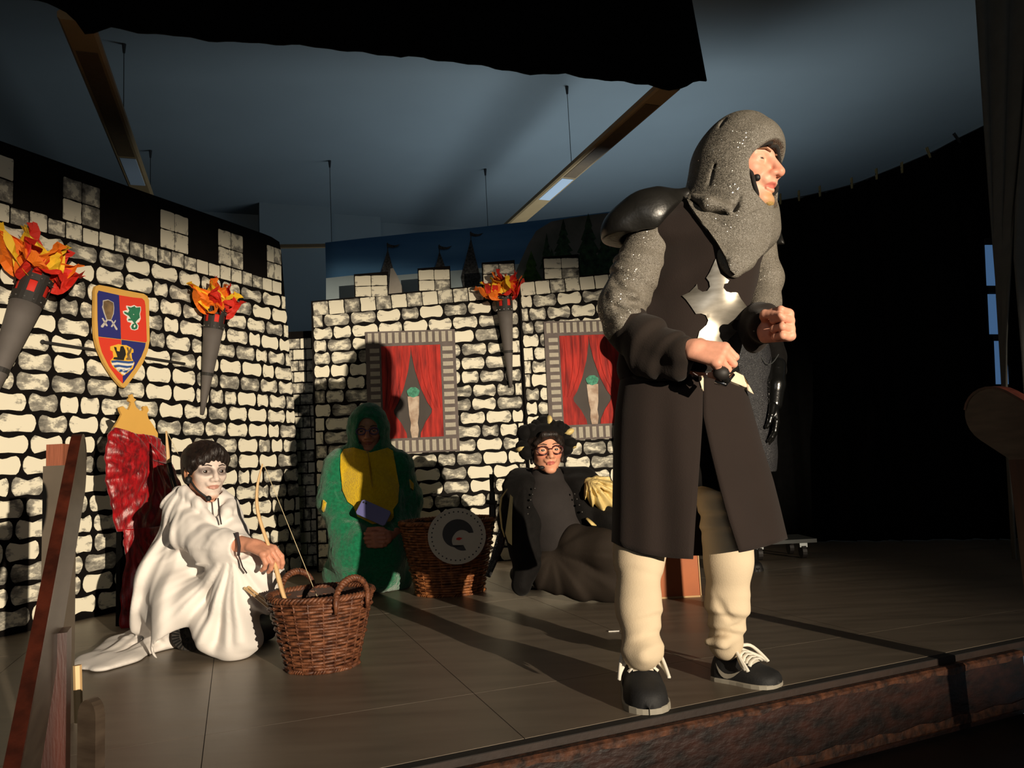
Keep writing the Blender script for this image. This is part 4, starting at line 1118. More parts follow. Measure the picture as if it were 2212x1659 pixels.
MB().box(V(bp[0] + .0, bp[1] + .005, za / 2), .068, .06, za).build('post_shaft', M_gpost, wp)

# ================================================================== small things on the stage
M_bxo = mat('orange_brown_box', (176, 90, 30), .55, var=.2, vscale=6, spec=.5); M_bxe = mat('box_edge', (198, 160, 110), .6); M_bxd = mat('box_side', (96, 52, 26), .6, var=.2)
b0 = Pz(1515, 1289); bz = P(1510, 1148, b0[1])[2]
bxx = thing('wooden_box', 'orange-brown wooden box standing on the floor behind the knight', 'box', (b0[0] - .1, b0[1] + .15, 0))
MB().box(V(b0[0] - .1, b0[1] + .15, bz / 2), .20, .30, bz).build('box_body', M_bxo, bxx)
MB().box(V(b0[0] - .1, b0[1] - .001, .004), .20, .006, .008).build('box_edge', M_bxe, bxx); MB().box(V(b0[0] - .001, b0[1] - .001, bz / 2), .005, .006, bz).build('box_edge', M_bxe, bxx)
MB().box(V(b0[0] - .1, b0[1] + .15, bz + .008), .21, .32, .016).build('lid', M_bxo, bxx)
d0 = Pz(1700, 1210); dz = P(1720, 1166, d0[1])[2]
dl = thing('dolly', 'low dark transport dolly on castors beside the black curtain', 'dolly', tuple(d0))
M_dol = mat('dolly_grey', (58, 62, 60), .6, var=.3); M_cas = mat('castor_steel', (120, 124, 124), .35, metal=.7)
MB().box(V(d0[0] - .02, d0[1] + .18, dz - .012), .46, .34, .024).build('deck', M_dol, dl)
for sx in (-.16, .13):
    for sy in (.06, .30):
        c = V(d0[0] + sx, d0[1] + sy, .045); w = MB().tube([c - V(.014, 0, 0), c + V(.014, 0, 0)], .045, 16).build('castor_wheel', M_pblack, dl, smooth=False)
        MB().box(c + V(0, 0, .045), .05, .05, dz - .024 - .07 if dz > .1 else .02).build('castor_fork', M_cas, dl)
pp = Pz(1326, 1364); pc = thing('paper_scrap', 'tiny white scrap of paper lying on the stage floor', 'scrap', tuple(pp))
MB().prism([(-.022, -.004), (.02, -.006), (.023, .003), (.0, .006), (-.02, .005)], .003, pp, V(1, 0, 0), V(0, 1, 0), V(0, 0, 1)).build('scrap', M_white, pc)
# ================================================================== people: shared builders
from mathutils.bvhtree import BVHTree
from mathutils.geometry import delaunay_2d_cdt
def frame(f, u):
    f = unit(f); u = np.asarray(u, float); u = unit(u - f * (u @ f)); s = np.cross(f, u); return s, f, u
def head_prims(F, c, f, u, Hh, jaw=1.0, nose=1.0, mouth_open=0.0, neck=None, ears=True, smile=0.0, lid=.019):
    s, f, u = frame(f, u); R = np.stack([s, f, u], 1); T = lambda x, y, z: c + Hh * (x * s + y * f + z * u)
    E = lambda x, y, z, r, k=.03, op='u': F.ell(T(x, y, z), np.array(r) * Hh, R, k * Hh, op)
    C = lambda a, b, ra, rb, k=.03, op='u': F.rc(T(*a), T(*b), ra * Hh, rb * Hh, k * Hh, None, op)
    E(0, -.08, .14, (.335, .41, .36), .05); E(0, .07, -.05, (.285, .30, .40), .06)
    for q in (-1, 1):
        C((q * .18, -.02, -.24), (q * .05, .24, -.40), .11 * jaw, .085 * jaw, .07)
        E(q * .17, .19, -.09, (.10, .12, .10), .06)
        C((q * .05, .315, .075), (q * .20, .255, .075), .045, .04, .05)
        E(q * .145, .36, -.005, (.095, .08, .06), .05, 'd')
        E(q * .145, .255, -.005, (.085, .085, .075), .02)
        E(q * .145, .345, -.008, (.074, .05, lid), .008, 'd')
        if ears:
            E(q * .325, -.06, -.04, (.04, .085, .125), .03); E(q * .36, -.045, -.03, (.025, .045, .08), .02, 'd')
    E(0, .27, -.42, (.10, .09, .075), .05)
    C((0, .335, .06), (0, .44 * (.93 + .07 * nose), -.14), .036, .056 * nose, .04)
    for q in (-1, 1):
        E(q * .052, .385, -.155, (.042, .055, .036), .025); E(q * .03, .42, -.195, (.016, .022, .018), .01, 'd')
    E(0, .325, -.215, (.13, .06, .07), .05)
    C((-.085, .335, -.252 + smile), (0, .368, -.250), .013, .019, .02); C((0, .368, -.250), (.085, .335, -.252 + smile), .019, .013, .02)
    C((-.07, .33, -.30 - mouth_open + smile * .6), (0, .352, -.303 - mouth_open), .016, .022, .02); C((0, .352, -.303 - mouth_open), (.07, .33, -.30 - mouth_open + smile * .6), .022, .016, .02)
    C((-.085, .378, -.277 - mouth_open * .5 + smile), (.085, .378, -.277 - mouth_open * .5 + smile), .005 + mouth_open * .6, .005 + mouth_open * .6, .012, 'd')
    if neck is not None: F.rc(T(0, -.10, -.25), np.asarray(neck, float), .20 * Hh, .21 * Hh, .06 * Hh)
    return T, R
def face_cols(v, T, R, Hh, skin, lip, extra=()):
    c0 = T(0, 0, 0); q = (v - c0) @ R / Hh
    col = np.tile(np.array(lin(skin)), (len(v), 1))
    def blend(m, c): 
        nonlocal col
        m = np.clip(m, 0, 1)[:, None]; col = col * (1 - m) + np.array(lin(c)) * m
    fr = (q[:, 1] > .15)
    d = (q[:, 0] / .095) ** 2 + ((q[:, 2] + .278) / .040) ** 2
    blend((1.15 - d) * 2.2 * fr, lip)
    for (cx_, cy_, rx_, ry_, c, st) in extra:
        d = ((q[:, 0] - cx_) / rx_) ** 2 + ((q[:, 2] - cy_) / ry_) ** 2
        blend(np.clip(1.4 - d, 0, 1) * st * fr, c)
    return col
def eyes(parent, T, R, Hh, look=(0, 0), iris=(74, 52, 38), shut=False):
    me_ = mat('eye_ball', (226, 220, 212), .22, attr='Col')
    d = unit(R @ V(look[0], 1, look[1]))
    for q in (-1, 1):
        c = T(q * .145, .258, -.008); mb = MB().ball(c, .074 * Hh, 40); vv = np.array(mb.v)
        an = np.arccos(np.clip(((vv - c) / (.074 * Hh)) @ d, -1, 1))[:, None]
        col = np.where(an < .24, np.array(lin((10, 9, 9))), np.where(an < .56, np.array(lin(iris)), np.array(lin((206, 196, 188)))))
        adopt(parent, mesh_obj('eye', vv, mb.f, me_, None, True, col))
def brows(parent, T, Hh, m, z=.085, th=.012, y=.352):
    for q in (-1, 1):
        MB().tube([T(q * .06, y, z), T(q * .13, y - .012, z + .022), T(q * .215, y - .07, z + .004)], [th * Hh, th * 1.1 * Hh, th * .5 * Hh], 6).build('eyebrow', m, parent, smooth=True)
def hand_prims(F, wrist, f, w, s=1.0, curl=(80, 92, 60), spread=0.0, thumb=None, side=1, k=.004, forearm=None, lens=(.95, 1.0, .95, .80)):
    """wrist point, f towards the knuckles, w towards the thumb side; the fingers curl away from the back of the hand"""
    f = unit(f); w = np.asarray(w, float); w = unit(w - f * (w @ f)); n = np.cross(w, f) * side
    wr = np.asarray(wrist, float)
    for t in (-.026, -.009, .009, .026):
        F.rc(wr + f * .012 * s + w * t * .7 * s, wr + f * .088 * s + w * t * 1.15 * s, .0165 * s, .0135 * s, .010 * s)
    for i, off in enumerate((.034, .0115, -.0115, -.033)):
        cu = curl[i] if isinstance(curl[0], (tuple, list)) else curl
        p = wr + f * (.090 - .004 * abs(i - 1)) * s + w * off * s; th = 0
        for L, c, ra, rb in ((.046, cu[0], .0112, .0102), (.029, cu[1], .0102, .0094), (.022, cu[2], .0094, .0082)):
            th += math.radians(c); d = unit(f * math.cos(th) - n * math.sin(th) + w * spread * (1.5 - i) * .25)
            q = p + d * L * s * lens[i]; F.rc(p, q, ra * s, rb * s, k); p = q
    if thumb is None: thumb = (.55, .75, .35)
    b = wr + f * .020 * s + w * .030 * s - n * .006 * s
    d1 = unit(f * thumb[0] + w * thumb[1] - n * thumb[2])
    q = b + d1 * .044 * s; F.rc(b, q, .0165 * s, .0125 * s, .008)
    t2 = thumb[3] if len(thumb) > 3 else (.9, .1, .35)
    d2 = unit(f * t2[0] + w * t2[1] - n * t2[2]); q2 = q + d2 * .032 * s; F.rc(q, q2, .0122 * s, .0105 * s, .004)
    q3 = q2 + unit(d2 - n * .2) * .022 * s; F.rc(q2, q3, .0105 * s, .0088 * s, .003)
    if forearm is not None: F.rc(np.asarray(forearm, float), wr + f * .015 * s, .036 * s, .0255 * s, .012)
    return n
def build_field(F, name, m, parent=None, it=2, colfn=None):
    v, f = F.mesh(); v = relax(v, f, it)
    o = mesh_obj(name, v, f, m, None, True, colfn(v) if colfn else None)
    if parent is not None: adopt(parent, o)
    return o
def bvh_of(o): 
    me = o.data; return BVHTree.FromPolygons([v.co for v in me.vertices], [tuple(p.vertices) for p in me.polygons])
def decal(px, bvhs, th, step, name, m, parent, fallback=2.3):
    """a patch of sheet material laid on a surface: outline points are carried to the surface, then thickened"""
    xs = [p[0] for p in px]; ys = [p[1] for p in px]
    pts = [Vector(p) for p in px]; n = len(pts)
    inside = lambda x, y: sum(((px[i][1] > y) != (px[i - 1][1] > y)) and (x < (px[i - 1][0] - px[i][0]) * (y - px[i][1]) / (px[i - 1][1] - px[i][1]) + px[i][0]) for i in range(n)) % 2 == 1
    y = min(ys) + step / 2
    while y < max(ys):
        x = min(xs) + step / 2
        while x < max(xs):
            if inside(x, y): pts.append(Vector((x, y)))
            x += step
        y += step
    vs, _, fs, _, _, _ = delaunay_2d_cdt(pts, [(i, (i + 1) % n) for i in range(n)], [], 1, 0.01)
    out = []; last = fallback
    for q in vs:
        r = ray(q[0], q[1]); best = None
        for b in bvhs:
            h = b.ray_cast(Vector(CAM), Vector(r).normalized(), 12)
            if h[0] is not None and (best is None or h[3] < best[3]): best = h
        if best is not None:
            nn = V(*best[1]); nn = nn if nn @ r < 0 else -nn; p = V(*best[0]); last = p[1]; out.append((p, nn))
        else:
            out.append((P(q[0], q[1], last), -unit(r)))
    k = len(out); verts = [p + nn * th for p, nn in out] + [p - nn * .001 for p, nn in out] + [p + nn * th * .98 for p, nn in out] + [p - nn * .001 for p, nn in out]
    faces = [tuple(f) for f in fs] + [tuple(i + k for i in f[::-1]) for f in fs]
    from collections import Counter
    ec = Counter(tuple(sorted((f[i], f[(i + 1) % len(f)]))) for f in fs for i in range(len(f)))
    faces += [(a + 2 * k, b + 2 * k, b + 3 * k, a + 3 * k) for (a, b), c in ec.items() if c == 1]
    o = mesh_obj(name, [tuple(v) for v in verts], faces, m, None, True)
    if parent is not None: adopt(parent, o)
    return o
def skin_mat(name): return mat(name, (200, 150, 120), .5, attr='Col', var=.10, vscale=70, bump=.04, bscale=220, spec=.4)
M_skin = skin_mat('skin')
M_mic = mat('microphone_black', (16, 16, 17), .6)
def foot_shoe(parent, heel, toe, width, M_up, M_sole, M_lace=None, M_mark=None, label=None, outer=1, hs=1.0):
    heel = np.asarray(heel, float); toe = np.asarray(toe, float); L = np.linalg.norm(toe - heel); f = unit(toe - heel); sd = unit(np.cross(f, V(0, 0, 1))); u = V(0, 0, 1)
    W_ = width / 2; t = MB()
    prof = [(0, .60, .22), (.02, .72, .27), (.10, .84, .33), (.22, .86, .36), (.34, .86, .36), (.46, .90, .31), (.58, .97, .25), (.70, 1.0, .20), (.82, .96, .165), (.91, .80, .14), (.97, .52, .115), (.992, .28, .07), (1.0, .02, .012)]
    sole = .06 * L
    rows = []
    for (q, w, h) in prof:
        r = []
        for a in np.linspace(0, math.pi, 15):
            ca, sa = math.cos(a), math.sin(a)
            ww = W_ * w * (1 - .42 * sa ** 2 * (1 - q)) if q < .6 else W_ * w
            r.append(heel + f * L * q + sd * ww * np.sign(ca) * abs(ca) ** .7 + u * (sole * .8 + h * L * hs * sa ** .75))
        rows.append(r)
    t.grid(rows); t.f.append(tuple(range(15))); t.f.append(tuple((len(prof) - 1) * 15 + j for j in range(14, -1, -1)))
    sh_ = t.build('shoe', M_up, parent, smooth=True)
    sub = lambda o: (setattr(o, 'parent', sh_), setattr(o, 'matrix_parent_inverse', (Matrix.Translation(Vector(parent.location)) @ sh_.matrix_parent_inverse).inverted()))
    out = [(q * L, W_ * w * 1.08) for (q, w, h) in prof] + [(L * 1.015, 0)] + [(q * L, -W_ * w * 1.08) for (q, w, h) in prof[::-1]] + [(-.01 * L, 0)]
    sub(MB().prism(out, sole, heel, f, sd, u, .003).build('sole', M_sole, parent))
    def surf_pt(q, a, off=.003):
        i = max(k for k in range(len(prof) - 1) if prof[k][0] <= q); q0, w0, h0 = prof[i]; q1, w1, h1 = prof[i + 1]; e = (q - q0) / (q1 - q0); w = w0 + (w1 - w0) * e; h = h0 + (h1 - h0) * e
        ca, sa = math.cos(a), math.sin(a); ww = W_ * w * (1 - .42 * sa ** 2 * (1 - q)) if q < .6 else W_ * w
        return heel + f * L * q + sd * (ww + off) * np.sign(ca) * abs(ca) ** .7 + u * (sole * .8 + h * L * hs * sa ** .75 + off)
    if M_lace:
        mb = MB(); mb.grid([[surf_pt(q, a, .004) for a in np.linspace(1.25, math.pi - 1.25, 5)] for q in np.linspace(.30, .66, 8)]); sub(mb.build('tongue', M_lace, parent, smooth=True))
        for k in range(6):
            q = .36 + .055 * k
            sub(MB().tube([surf_pt(q + .012, 1.02, .006), surf_pt(q, 1.3, .010), surf_pt(q - .004, math.pi / 2, .012), surf_pt(q, math.pi - 1.3, .010), surf_pt(q + .012, math.pi - 1.02, .006)], .0066, 6, flat=.6).build('lace', M_lace, parent, smooth=True))
        for sg in (-1, 1):
            for dd in (.05, .085):
                a0 = surf_pt(.34, math.pi / 2, .012); b0 = surf_pt(.60 + dd, math.pi / 2 - sg * 1.05, .016); m0 = surf_pt(.48, math.pi / 2 - sg * .55, .030); m1 = surf_pt(.5 + dd, math.pi / 2 - sg * .85, .016)
                sub(MB().tube(catmull([a0, m0, b0, m1, a0], 22), .0056, 6).build('lace_loop', M_lace, parent, smooth=True))
    if M_mark:
        for sg in (outer,):
            up_ = [(.12, .55), (.20, .30), (.30, .18), (.42, .26), (.52, .46), (.585, .72)]; lo_ = [(.585, .72), (.50, .36), (.40, .10), (.28, .02), (.19, .16)]
            a_of = lambda z: (math.asin(min(.999, max(0.02, z)) ** 1.2))
            ring = catmull([(q, z, 0) for q, z in up_], 12)[:, :2].tolist(), catmull([(.12, .55, 0)] + [(q, z, 0) for q, z in lo_[::-1]], 12)[:, :2].tolist()
            conv = lambda q, z: surf_pt(q, a_of(z) if sg > 0 else math.pi - a_of(z), .003)
            rows = [[conv(*ring[0][i]), conv((ring[0][i][0] + ring[1][i][0]) / 2, (ring[0][i][1] + ring[1][i][1]) / 2), conv(*ring[1][i])] for i in range(12)]
            sub(MB().grid(rows).build('side_mark', M_mark, parent, smooth=True))
    return sh_
# ================================================================== the knight
KD = 2.38; KS = KD / FPX
def K(x, y, dd=0.0): return P(x, y, KD + dd)
M_coif = glitter('coif_knit', (112, 107, 98), (255, 250, 235), 620, .985, .5)
M_coifd = mat('coif_lining', (26, 22, 20), .9)
M_slv = glitter('sleeve_knit', (116, 110, 100), (255, 250, 235), 620, .96, .5)
M_tun = mat('tunic_cloth', (42, 34, 31), .85, var=.12, vscale=5, bump=.12, bscale=260, sheen=.08, spec=.15)
M_tun2 = mat('dark_sleeve_cloth', (44, 37, 33), .85, var=.15, vscale=6, bump=.12, bscale=200, sheen=.06, spec=.15)
M_leath = mat('black_leather', (30, 29, 27), .36, var=.3, vscale=14, bump=.12, bscale=60, spec=.6)
M_silv = mat('silver_foil_cloth', (196, 190, 178), .33, metal=.75, col2=(140, 134, 122), vscale=9, stretch=(1, 1, 3))
M_pant = mat('cream_trousers', (208, 190, 162), .85, var=.06, vscale=8, bump=.10, bscale=240, spec=.2)
M_shoe = mat('black_suede', (30, 30, 31), .7, var=.3, vscale=40, bump=.1, bscale=200); M_solew = mat('pale_sole', (160, 154, 140), .6); M_lace = mat('white_lace', (226, 220, 206), .8)
M_jacd = mat('black_under_cloth', (14, 12, 11), .95, spec=.1)
M_cream = mat('pale_lining', (232, 214, 186), .8)
kn = thing('person', 'knight in silver-grey coif and black tunic leaning forward at the stage edge', 'person', tuple(Pz(1500, 1500)))

# --- body: head, fists and the figure under the clothes
Kh, Kf, Ku = K(1600, 366, -.01), V(.72, -.69, -.05), V(.05, 0, 1)
Fh = Field(.0030)
KT, KR = head_prims(Fh, Kh, Kf, Ku, .292, jaw=1.1, nose=1.0, mouth_open=.014, lid=.006, neck=K(1560, 470, .03), ears=False, smile=.012)
hv, hfc = Fh.mesh(); hv = relax(hv, hfc, 1)
hc = face_cols(hv, KT, KR, .292, (236, 174, 148), (206, 114, 100), ((0, -.42, .13, .085, (176, 142, 92), .75), (.17, -.12, .11, .08, (232, 142, 112), .5), (-.17, -.12, .11, .08, (232, 142, 112), .5), (0, -.13, .07, .07, (228, 140, 112), .5)))
Fa = Field(.0022)
hand_prims(Fa, K(1490, 753, -.205), V(.80, -.45, -.30), V(.45, .35, .60), 1.05, curl=((52, 66, 40), (56, 68, 42), (60, 70, 44), (62, 70, 44)), thumb=(.6, .25, .7), side=-1, forearm=K(1440, 750, -.13))
av, afc = Fa.mesh(); av = relax(av, afc, 1)
Fb = Field(.0022)
hand_prims(Fb, P(1643, 716, 2.20), V(.62, -.74, .03), V(.0, .1, 1), 1.06, curl=(84, 104, 70), thumb=(.50, .05, .80, (.80, -.25, .10)), side=1, forearm=P(1625, 712, 2.33))
bv, bfc = Fb.mesh(); bv = relax(bv, bfc, 1)
Fg = Field(.014)
Fg.ell(K(1520, 590, .05), (.13, .08, .18), None, .05).rc(K(1490, 690, .05), K(1480, 850, .06), .09, .10, .05).rc(K(1560, 470, .03), K(1530, 540, .04), .06, .10, .05)
Fg.chain([K(1415, 510, .03), K(1350, 680, -.02), K(1430, 745, -.12), K(1490, 757, -.20)], [.045, .035, .03, .028], .03)
Fg.chain([K(1620, 530, .07), K(1645, 645, .0), P(1625, 712, 2.33)], [.04, .032, .032], .03)
Fg.chain([K(1430, 880, .05), K(1385, 1140, .03), P(1390, 1425, 2.33)], [.09, .045, .035], .04); Fg.chain([K(1540, 880, .08), K(1572, 1130, .03), P(1574, 1400, 2.47)], [.09, .045, .032], .04)
gv, gf = Fg.mesh(); gv = relax(gv, gf, 1)
v, f = join([(hv, hfc), (av, afc), (bv, bfc), (gv, gf)])
sk = np.array(lin((230, 166, 140)))
cols = np.concatenate([hc, np.tile(sk, (len(v) - len(hv), 1))])
adopt(kn, mesh_obj('body', v, f, M_skin, None, True, cols))
eyes(kn, KT, KR, .292, (.1, -.35), (66, 60, 52))
M_brow = mat('brow_fair', (128, 88, 62), .8); brows(kn, KT, .292, M_brow, .080, .011, .372)
M_beard = mat('beard_fair', (168, 136, 78), .9, bump=.6, bscale=300)
Fq = Field(.004); Fq.ell(KT(0, .30, -.455), np.array((.085, .06, .05)) * .292, KR, .01); build_field(Fq, 'chin_beard', M_beard, kn)

# --- coif
def px(n): return n * KS
Fc = Field(.0045)
s_, f_, u_ = frame(Kf, Ku)
Rh = np.stack([s_, f_, u_], 1)
hT = KT
Fc.ell(hT(0, -.07, .13), np.array((.385, .445, .46)) * .292, Rh, .03)
Fc.rc(hT(0, .15, .20), hT(0, .05, .27), .093, .10, .05)
Fc.rc(hT(0, -.16, .0), hT(0, -.28, -.42), .118, .125, .05)
Fc.rc(hT(.0, .0, -.30), hT(.0, -.06, -.62), .108, .13, .05)
bn = unit(V(.25, -.93, .15))
Fc.chain([K(1500, 448, .03), K(1545, 478, -.02), K(1600, 486, -.06), K(1640, 462, -.03)], [.035, .05, .055, .045], .03)
for a, b in (((1505, 462, .0), (1572, 566, -.115)), ((1545, 480, -.05), (1582, 572, -.125)), ((1600, 485, -.08), (1592, 572, -.125)), ((1640, 470, -.05), (1612, 562, -.115)), ((1648, 500, -.05), (1618, 556, -.11))):
    Fc.rc(K(*a), K(*b), .045, .018, .03, (bn, .6))
Fc.rc(K(1582, 570, -.125), K(1586, 592, -.13), .016, .004, .02, (bn, .6))
# folds: the slack of the coif over the shoulder, the crease at the cheek
Fc.chain([K(1484, 415, -.03), K(1520, 452, -.085), K(1560, 462, -.105), K(1585, 452, -.11), K(1598, 425, -.115)], [.010, .012, .012, .011, .005], .012, None, 'd')
Fc.chain([K(1500, 425, -.06), K(1530, 440, -.10), K(1570, 448, -.118)], [.012, .018, .010], .02)
Fc.chain([K(1565, 265, -.06), K(1552, 320, -.07), K(1548, 360, -.075), K(1530, 400, -.07)], [.004, .008, .007, .005], .012, None, 'd')
# face opening
Fc.rc(hT(.05, .46, -.09), hT(.04, .50, -.33), .080, .066, .008, None, 'd')
Fc.rc(hT(.05, .30, -.10), hT(.03, .31, -.30), .078, .064, .006, None, 'd')
Fc.ell(hT(0, .02, -.04), np.array((.295, .34, .44)) * .292, Rh, .004, 'd')
Fc.wave(lambda p: .004 * wob(p, 16, 2))
coif = build_field(Fc, 'coif', M_coif, kn)
# dark seam round the face
rim = []; cb = bvh_of(coif)
for a in np.linspace(0, 2 * math.pi, 49):
    best = None
    for k in np.linspace(.90, 1.5, 25):
        x, z = .045 + .262 * k * math.sin(a), -.19 + .335 * k * math.cos(a); o = hT(x, 1.2, z); h = cb.ray_cast(Vector(o), Vector(-KR[:, 1]), .32)
        if h[0] is not None and (V(*h[0]) - KT(0, 0, 0)) @ KR[:, 1] > -.03: best = V(*h[0]); break
    if best is not None: rim.append(best)
MB().tube(rim, .0075, 7, cap=False).build('coif_seam', M_coifd, kn, smooth=True)
brimp = [hT(x, .365 - 1.3 * x * x, .185 + .015 * math.cos(x * 12)) for x in np.linspace(-.24, .24, 11)]
MB().tube(brimp, [.004 + .006 * math.cos(math.pi * t) for t in np.linspace(-.5, .5, 11)], 8).build('coif_brim', M_coif, kn, smooth=True)
mc = thing_mic = MB().ball(hT(.235, .30, -.235), .0115, 10)
mc.build('microphone', M_mic, kn, smooth=True)

# --- shirt sleeves
Fs = Field(.0050)
Fs.chain([K(1415, 505, .03), K(1378, 590, .0), K(1345, 665, -.03)], [.078, .080, .075], .03)
Fs.chain([K(1345, 665, -.03), K(1350, 700, -.06), K(1325, 715, -.04)], [.068, .050, .030], .03)
Fs.chain([K(1320, 600, -.05), K(1345, 625, -.11), K(1375, 665, -.11)], [.004, .012, .006], .012, None, 'd')
Fs.chain([K(1318, 655, -.08), K(1345, 668, -.12), K(1385, 690, -.10)], [.004, .010, .004], .012, None, 'd')
Fs.chain([K(1330, 640, -.09), K(1370, 640, -.105)], [.018, .012], .02); Fs.chain([K(1340, 695, -.10), K(1372, 676, -.10)], [.014, .018], .02)
Fs.wave(lambda p: .004 * wob(p, 18, 1) + rings(p, K(1395, 530, 0), K(1340, 700, -.04), 4, .0045, 2, 3.0))
build_field(Fs, 'shirt_sleeve', M_slv, kn)
Fs = Field(.0055)
Fs.chain([K(1630, 520, .07), K(1652, 600, .03), K(1648, 655, -.02), P(1640, 690, 2.30)], [.065, .052, .050, .045], .03)
Fs.wave(lambda p: .004 * wob(p, 32, 1)); build_field(Fs, 'shirt_sleeve', M_slv, kn)
Fs = Field(.0050)
Fs.chain([K(1352, 700, -.04), K(1400, 735, -.11), K(1470, 757, -.185)], [.064, .062, .050], .03)
Fs.chain([K(1352, 720, -.02), K(1400, 775, -.09), K(1465, 800, -.15)], [.050, .048, .030], .04)
Fs.chain([K(1400, 700, -.09), K(1440, 728, -.16), K(1480, 735, -.20)], [.014, .018, .012], .02)
Fs.wave(lambda p: .004 * wob(p, 24, 5) + rings(p, K(1345, 690, -.03), K(1490, 780, -.2), 4, .006, 4)); Fs.ell(K(1500, 756, -.215), (.030, .034, .034), None, .006, 'd')
build_field(Fs, 'sleeve_cuff', M_tun2, kn)
Fs = Field(.0050)
Fs.chain([K(1636, 676, -.02), P(1640, 698, 2.28), P(1652, 708, 2.20)], [.050, .052, .048], .03); Fs.rc(P(1662, 672, 2.25), P(1686, 690, 2.22), .024, .020, .02); Fs.chain([P(1628, 738, 2.28), P(1612, 700, 2.34)], [.036, .028], .03)
Fs.ell(P(1664, 716, 2.14), (.045, .05, .045), None, .006, 'd'); Fs.wave(lambda p: .004 * wob(p, 34, 3)); build_field(Fs, 'sleeve_cuff', M_tun2, kn)

# --- tunic: chest piece and skirt
Ft = Field(.0055)
Ft.ell(K(1520, 560, .03), (.175, .125, .20), np.stack([unit(V(1, 0, .05)), V(0, 1, 0), unit(V(-.05, 0, 1))], 1), .04)
Ft.rc(K(1430, 505, .04), K(1620, 520, .05), .085, .075, .05)
Ft.chain([K(1500, 640, .03), K(1482, 730, .04), K(1470, 800, .05)], [.165, .165, .155], .05, (V(0, 1, 0), .82))
Ft.chain([K(1395, 700, .02), K(1385, 790, .03)], [.07, .075], .05); Ft.rc(K(1560, 560, -.03), K(1560, 650, -.04), .09, .08, .06)
Ft.chain([K(1400, 640, -.09), K(1440, 690, -.13), K(1500, 700, -.13)], [.004, .014, .004], .02, None, 'd'); Ft.chain([K(1418, 600, -.08), K(1430, 560, -.1), K(1435, 500, -.07)], [.010, .007, .004], .016, None, 'd')
Ft.wave(lambda p: .005 * wob(p, 12, 6) + fan(p, K(1640, 520, 0), 14, .007, .3, 2) * np.clip((K(1480, 600, 0)[0] - p[:, 0]) * 8 + .5, 0, 1)); Ft.half(K(1480, 812, 0), V(0, 0, -1))
tun = build_field(Ft, 'tunic_chest', M_tun, kn)
yr = [790, 830, 900, 980, 1060, 1130, 1200]; xl = [1352, 1340, 1330, 1326, 1325, 1324, 1322]; xr = [1592, 1606, 1625, 1645, 1668, 1684, 1699]
gl = [1519, 1518, 1517, 1512, 1506, 1501, 1497]; gr = [1519.5, 1519, 1519, 1536, 1556, 1575, 1597]
nr, ncol = 34, 90; rows = []
for i in range(nr):
    y = 790 + (1200 - 790) * i / (nr - 1); a, b, c, d = (float(np.interp(y, yr, q)) for q in (xl, xr, gl, gr))
    xm, hw = (a + b) / 2, (b - a) / 2; p0 = math.asin((d - xm) / hw); p1 = math.asin((c - xm) / hw) + 2 * math.pi; r = []
    dp = float(np.interp(y, [790, 900, 1200], [.125, .15, .19])); q = (y - 790) / 410
    for j in range(ncol):
        t = j / (ncol - 1); ph = p0 + (p1 - p0) * t
        fold = q * (.020 * math.sin(ph * 5 + .6) + .010 * math.sin(ph * 11 + 2)) * (min(1, t * 12) * min(1, (1 - t) * 12))
        yy = y - q * (36 * max(0, math.sin(ph)) ** 2.2 + 30 * max(0, -math.sin(ph)) ** 3)
        if t > .8: yy += q * 8 * (t - .8) / .2
        r.append(P(xm + hw * math.sin(ph) * (1 + fold * .2), yy, KD + .045 - (dp + fold) * math.cos(ph)))
    rows.append(r)
mb = MB(); sheet(mb, rows, .006); skirt = mb.build('tunic_skirt', M_tun, kn, smooth=True)
tb = bvh_of(tun); sb_ = bvh_of(skirt)
decal([(1486, 428), (1498, 446), (1520, 462), (1560, 474), (1600, 470), (1640, 452), (1662, 448), (1663, 480), (1657, 515), (1648, 538), (1630, 560), (1608, 578), (1586, 592), (1578, 583), (1568, 560), (1550, 530), (1528, 500), (1505, 472), (1490, 448)], [tb, bvh_of(coif)], .016, 9, 'coif_bib', M_coif, kn)
rows = []
for i in range(12):
    y = 860 + (1062 - 860) * i / 11
    rows.append([P(1420 + 150 * t + 6 * math.sin(t * 9 + i), y + 12 * math.sin(t * 7) * (i / 11), KD + .03 - .075 * math.sin(math.pi * t) - .02 * (i / 11)) for t in np.linspace(0, 1, 24)])
mb = MB(); sheet(mb, rows, .004); mb.build('under_tunic', M_jacd, kn, smooth=True)
# turned-back pale lining at the hip, and the pale strip under the belt
decal([(1568, 812), (1583, 805), (1600, 814), (1618, 832), (1629, 852), (1610, 842), (1590, 832), (1570, 824)], [sb_, tb], .010, 7, 'turned_lining', M_cream, kn)
decal([(1508, 816), (1518, 816), (1518, 846), (1514, 838)], [sb_, tb], .006, 6, 'lining_strip', M_cream, kn)
# silver cross on the chest
cross = [(1546, 560), (1551, 578), (1556, 592), (1566, 600), (1574, 606), (1571, 612), (1564, 614), (1562, 622), (1568, 630), (1577, 633), (1588, 632), (1592, 633), (1598, 645), (1608, 658), (1618, 671), (1611, 676), (1602, 690), (1592, 690), (1585, 690), (1578, 700), (1582, 710), (1590, 714), (1583, 722), (1572, 733), (1566, 745), (1568, 756), (1535, 756), (1505, 740), (1506, 730), (1510, 716), (1525, 702), (1529, 692), (1524, 681), (1514, 678), (1503, 679), (1492, 662), (1482, 648), (1474, 640), (1490, 632), (1503, 619), (1506, 614), (1508, 625), (1518, 631), (1528, 629), (1534, 620), (1532, 609), (1526, 601), (1533, 590), (1540, 574)]
decal(cross, [tb, sb_], .0045, 8, 'silver_cross', M_silv, kn)
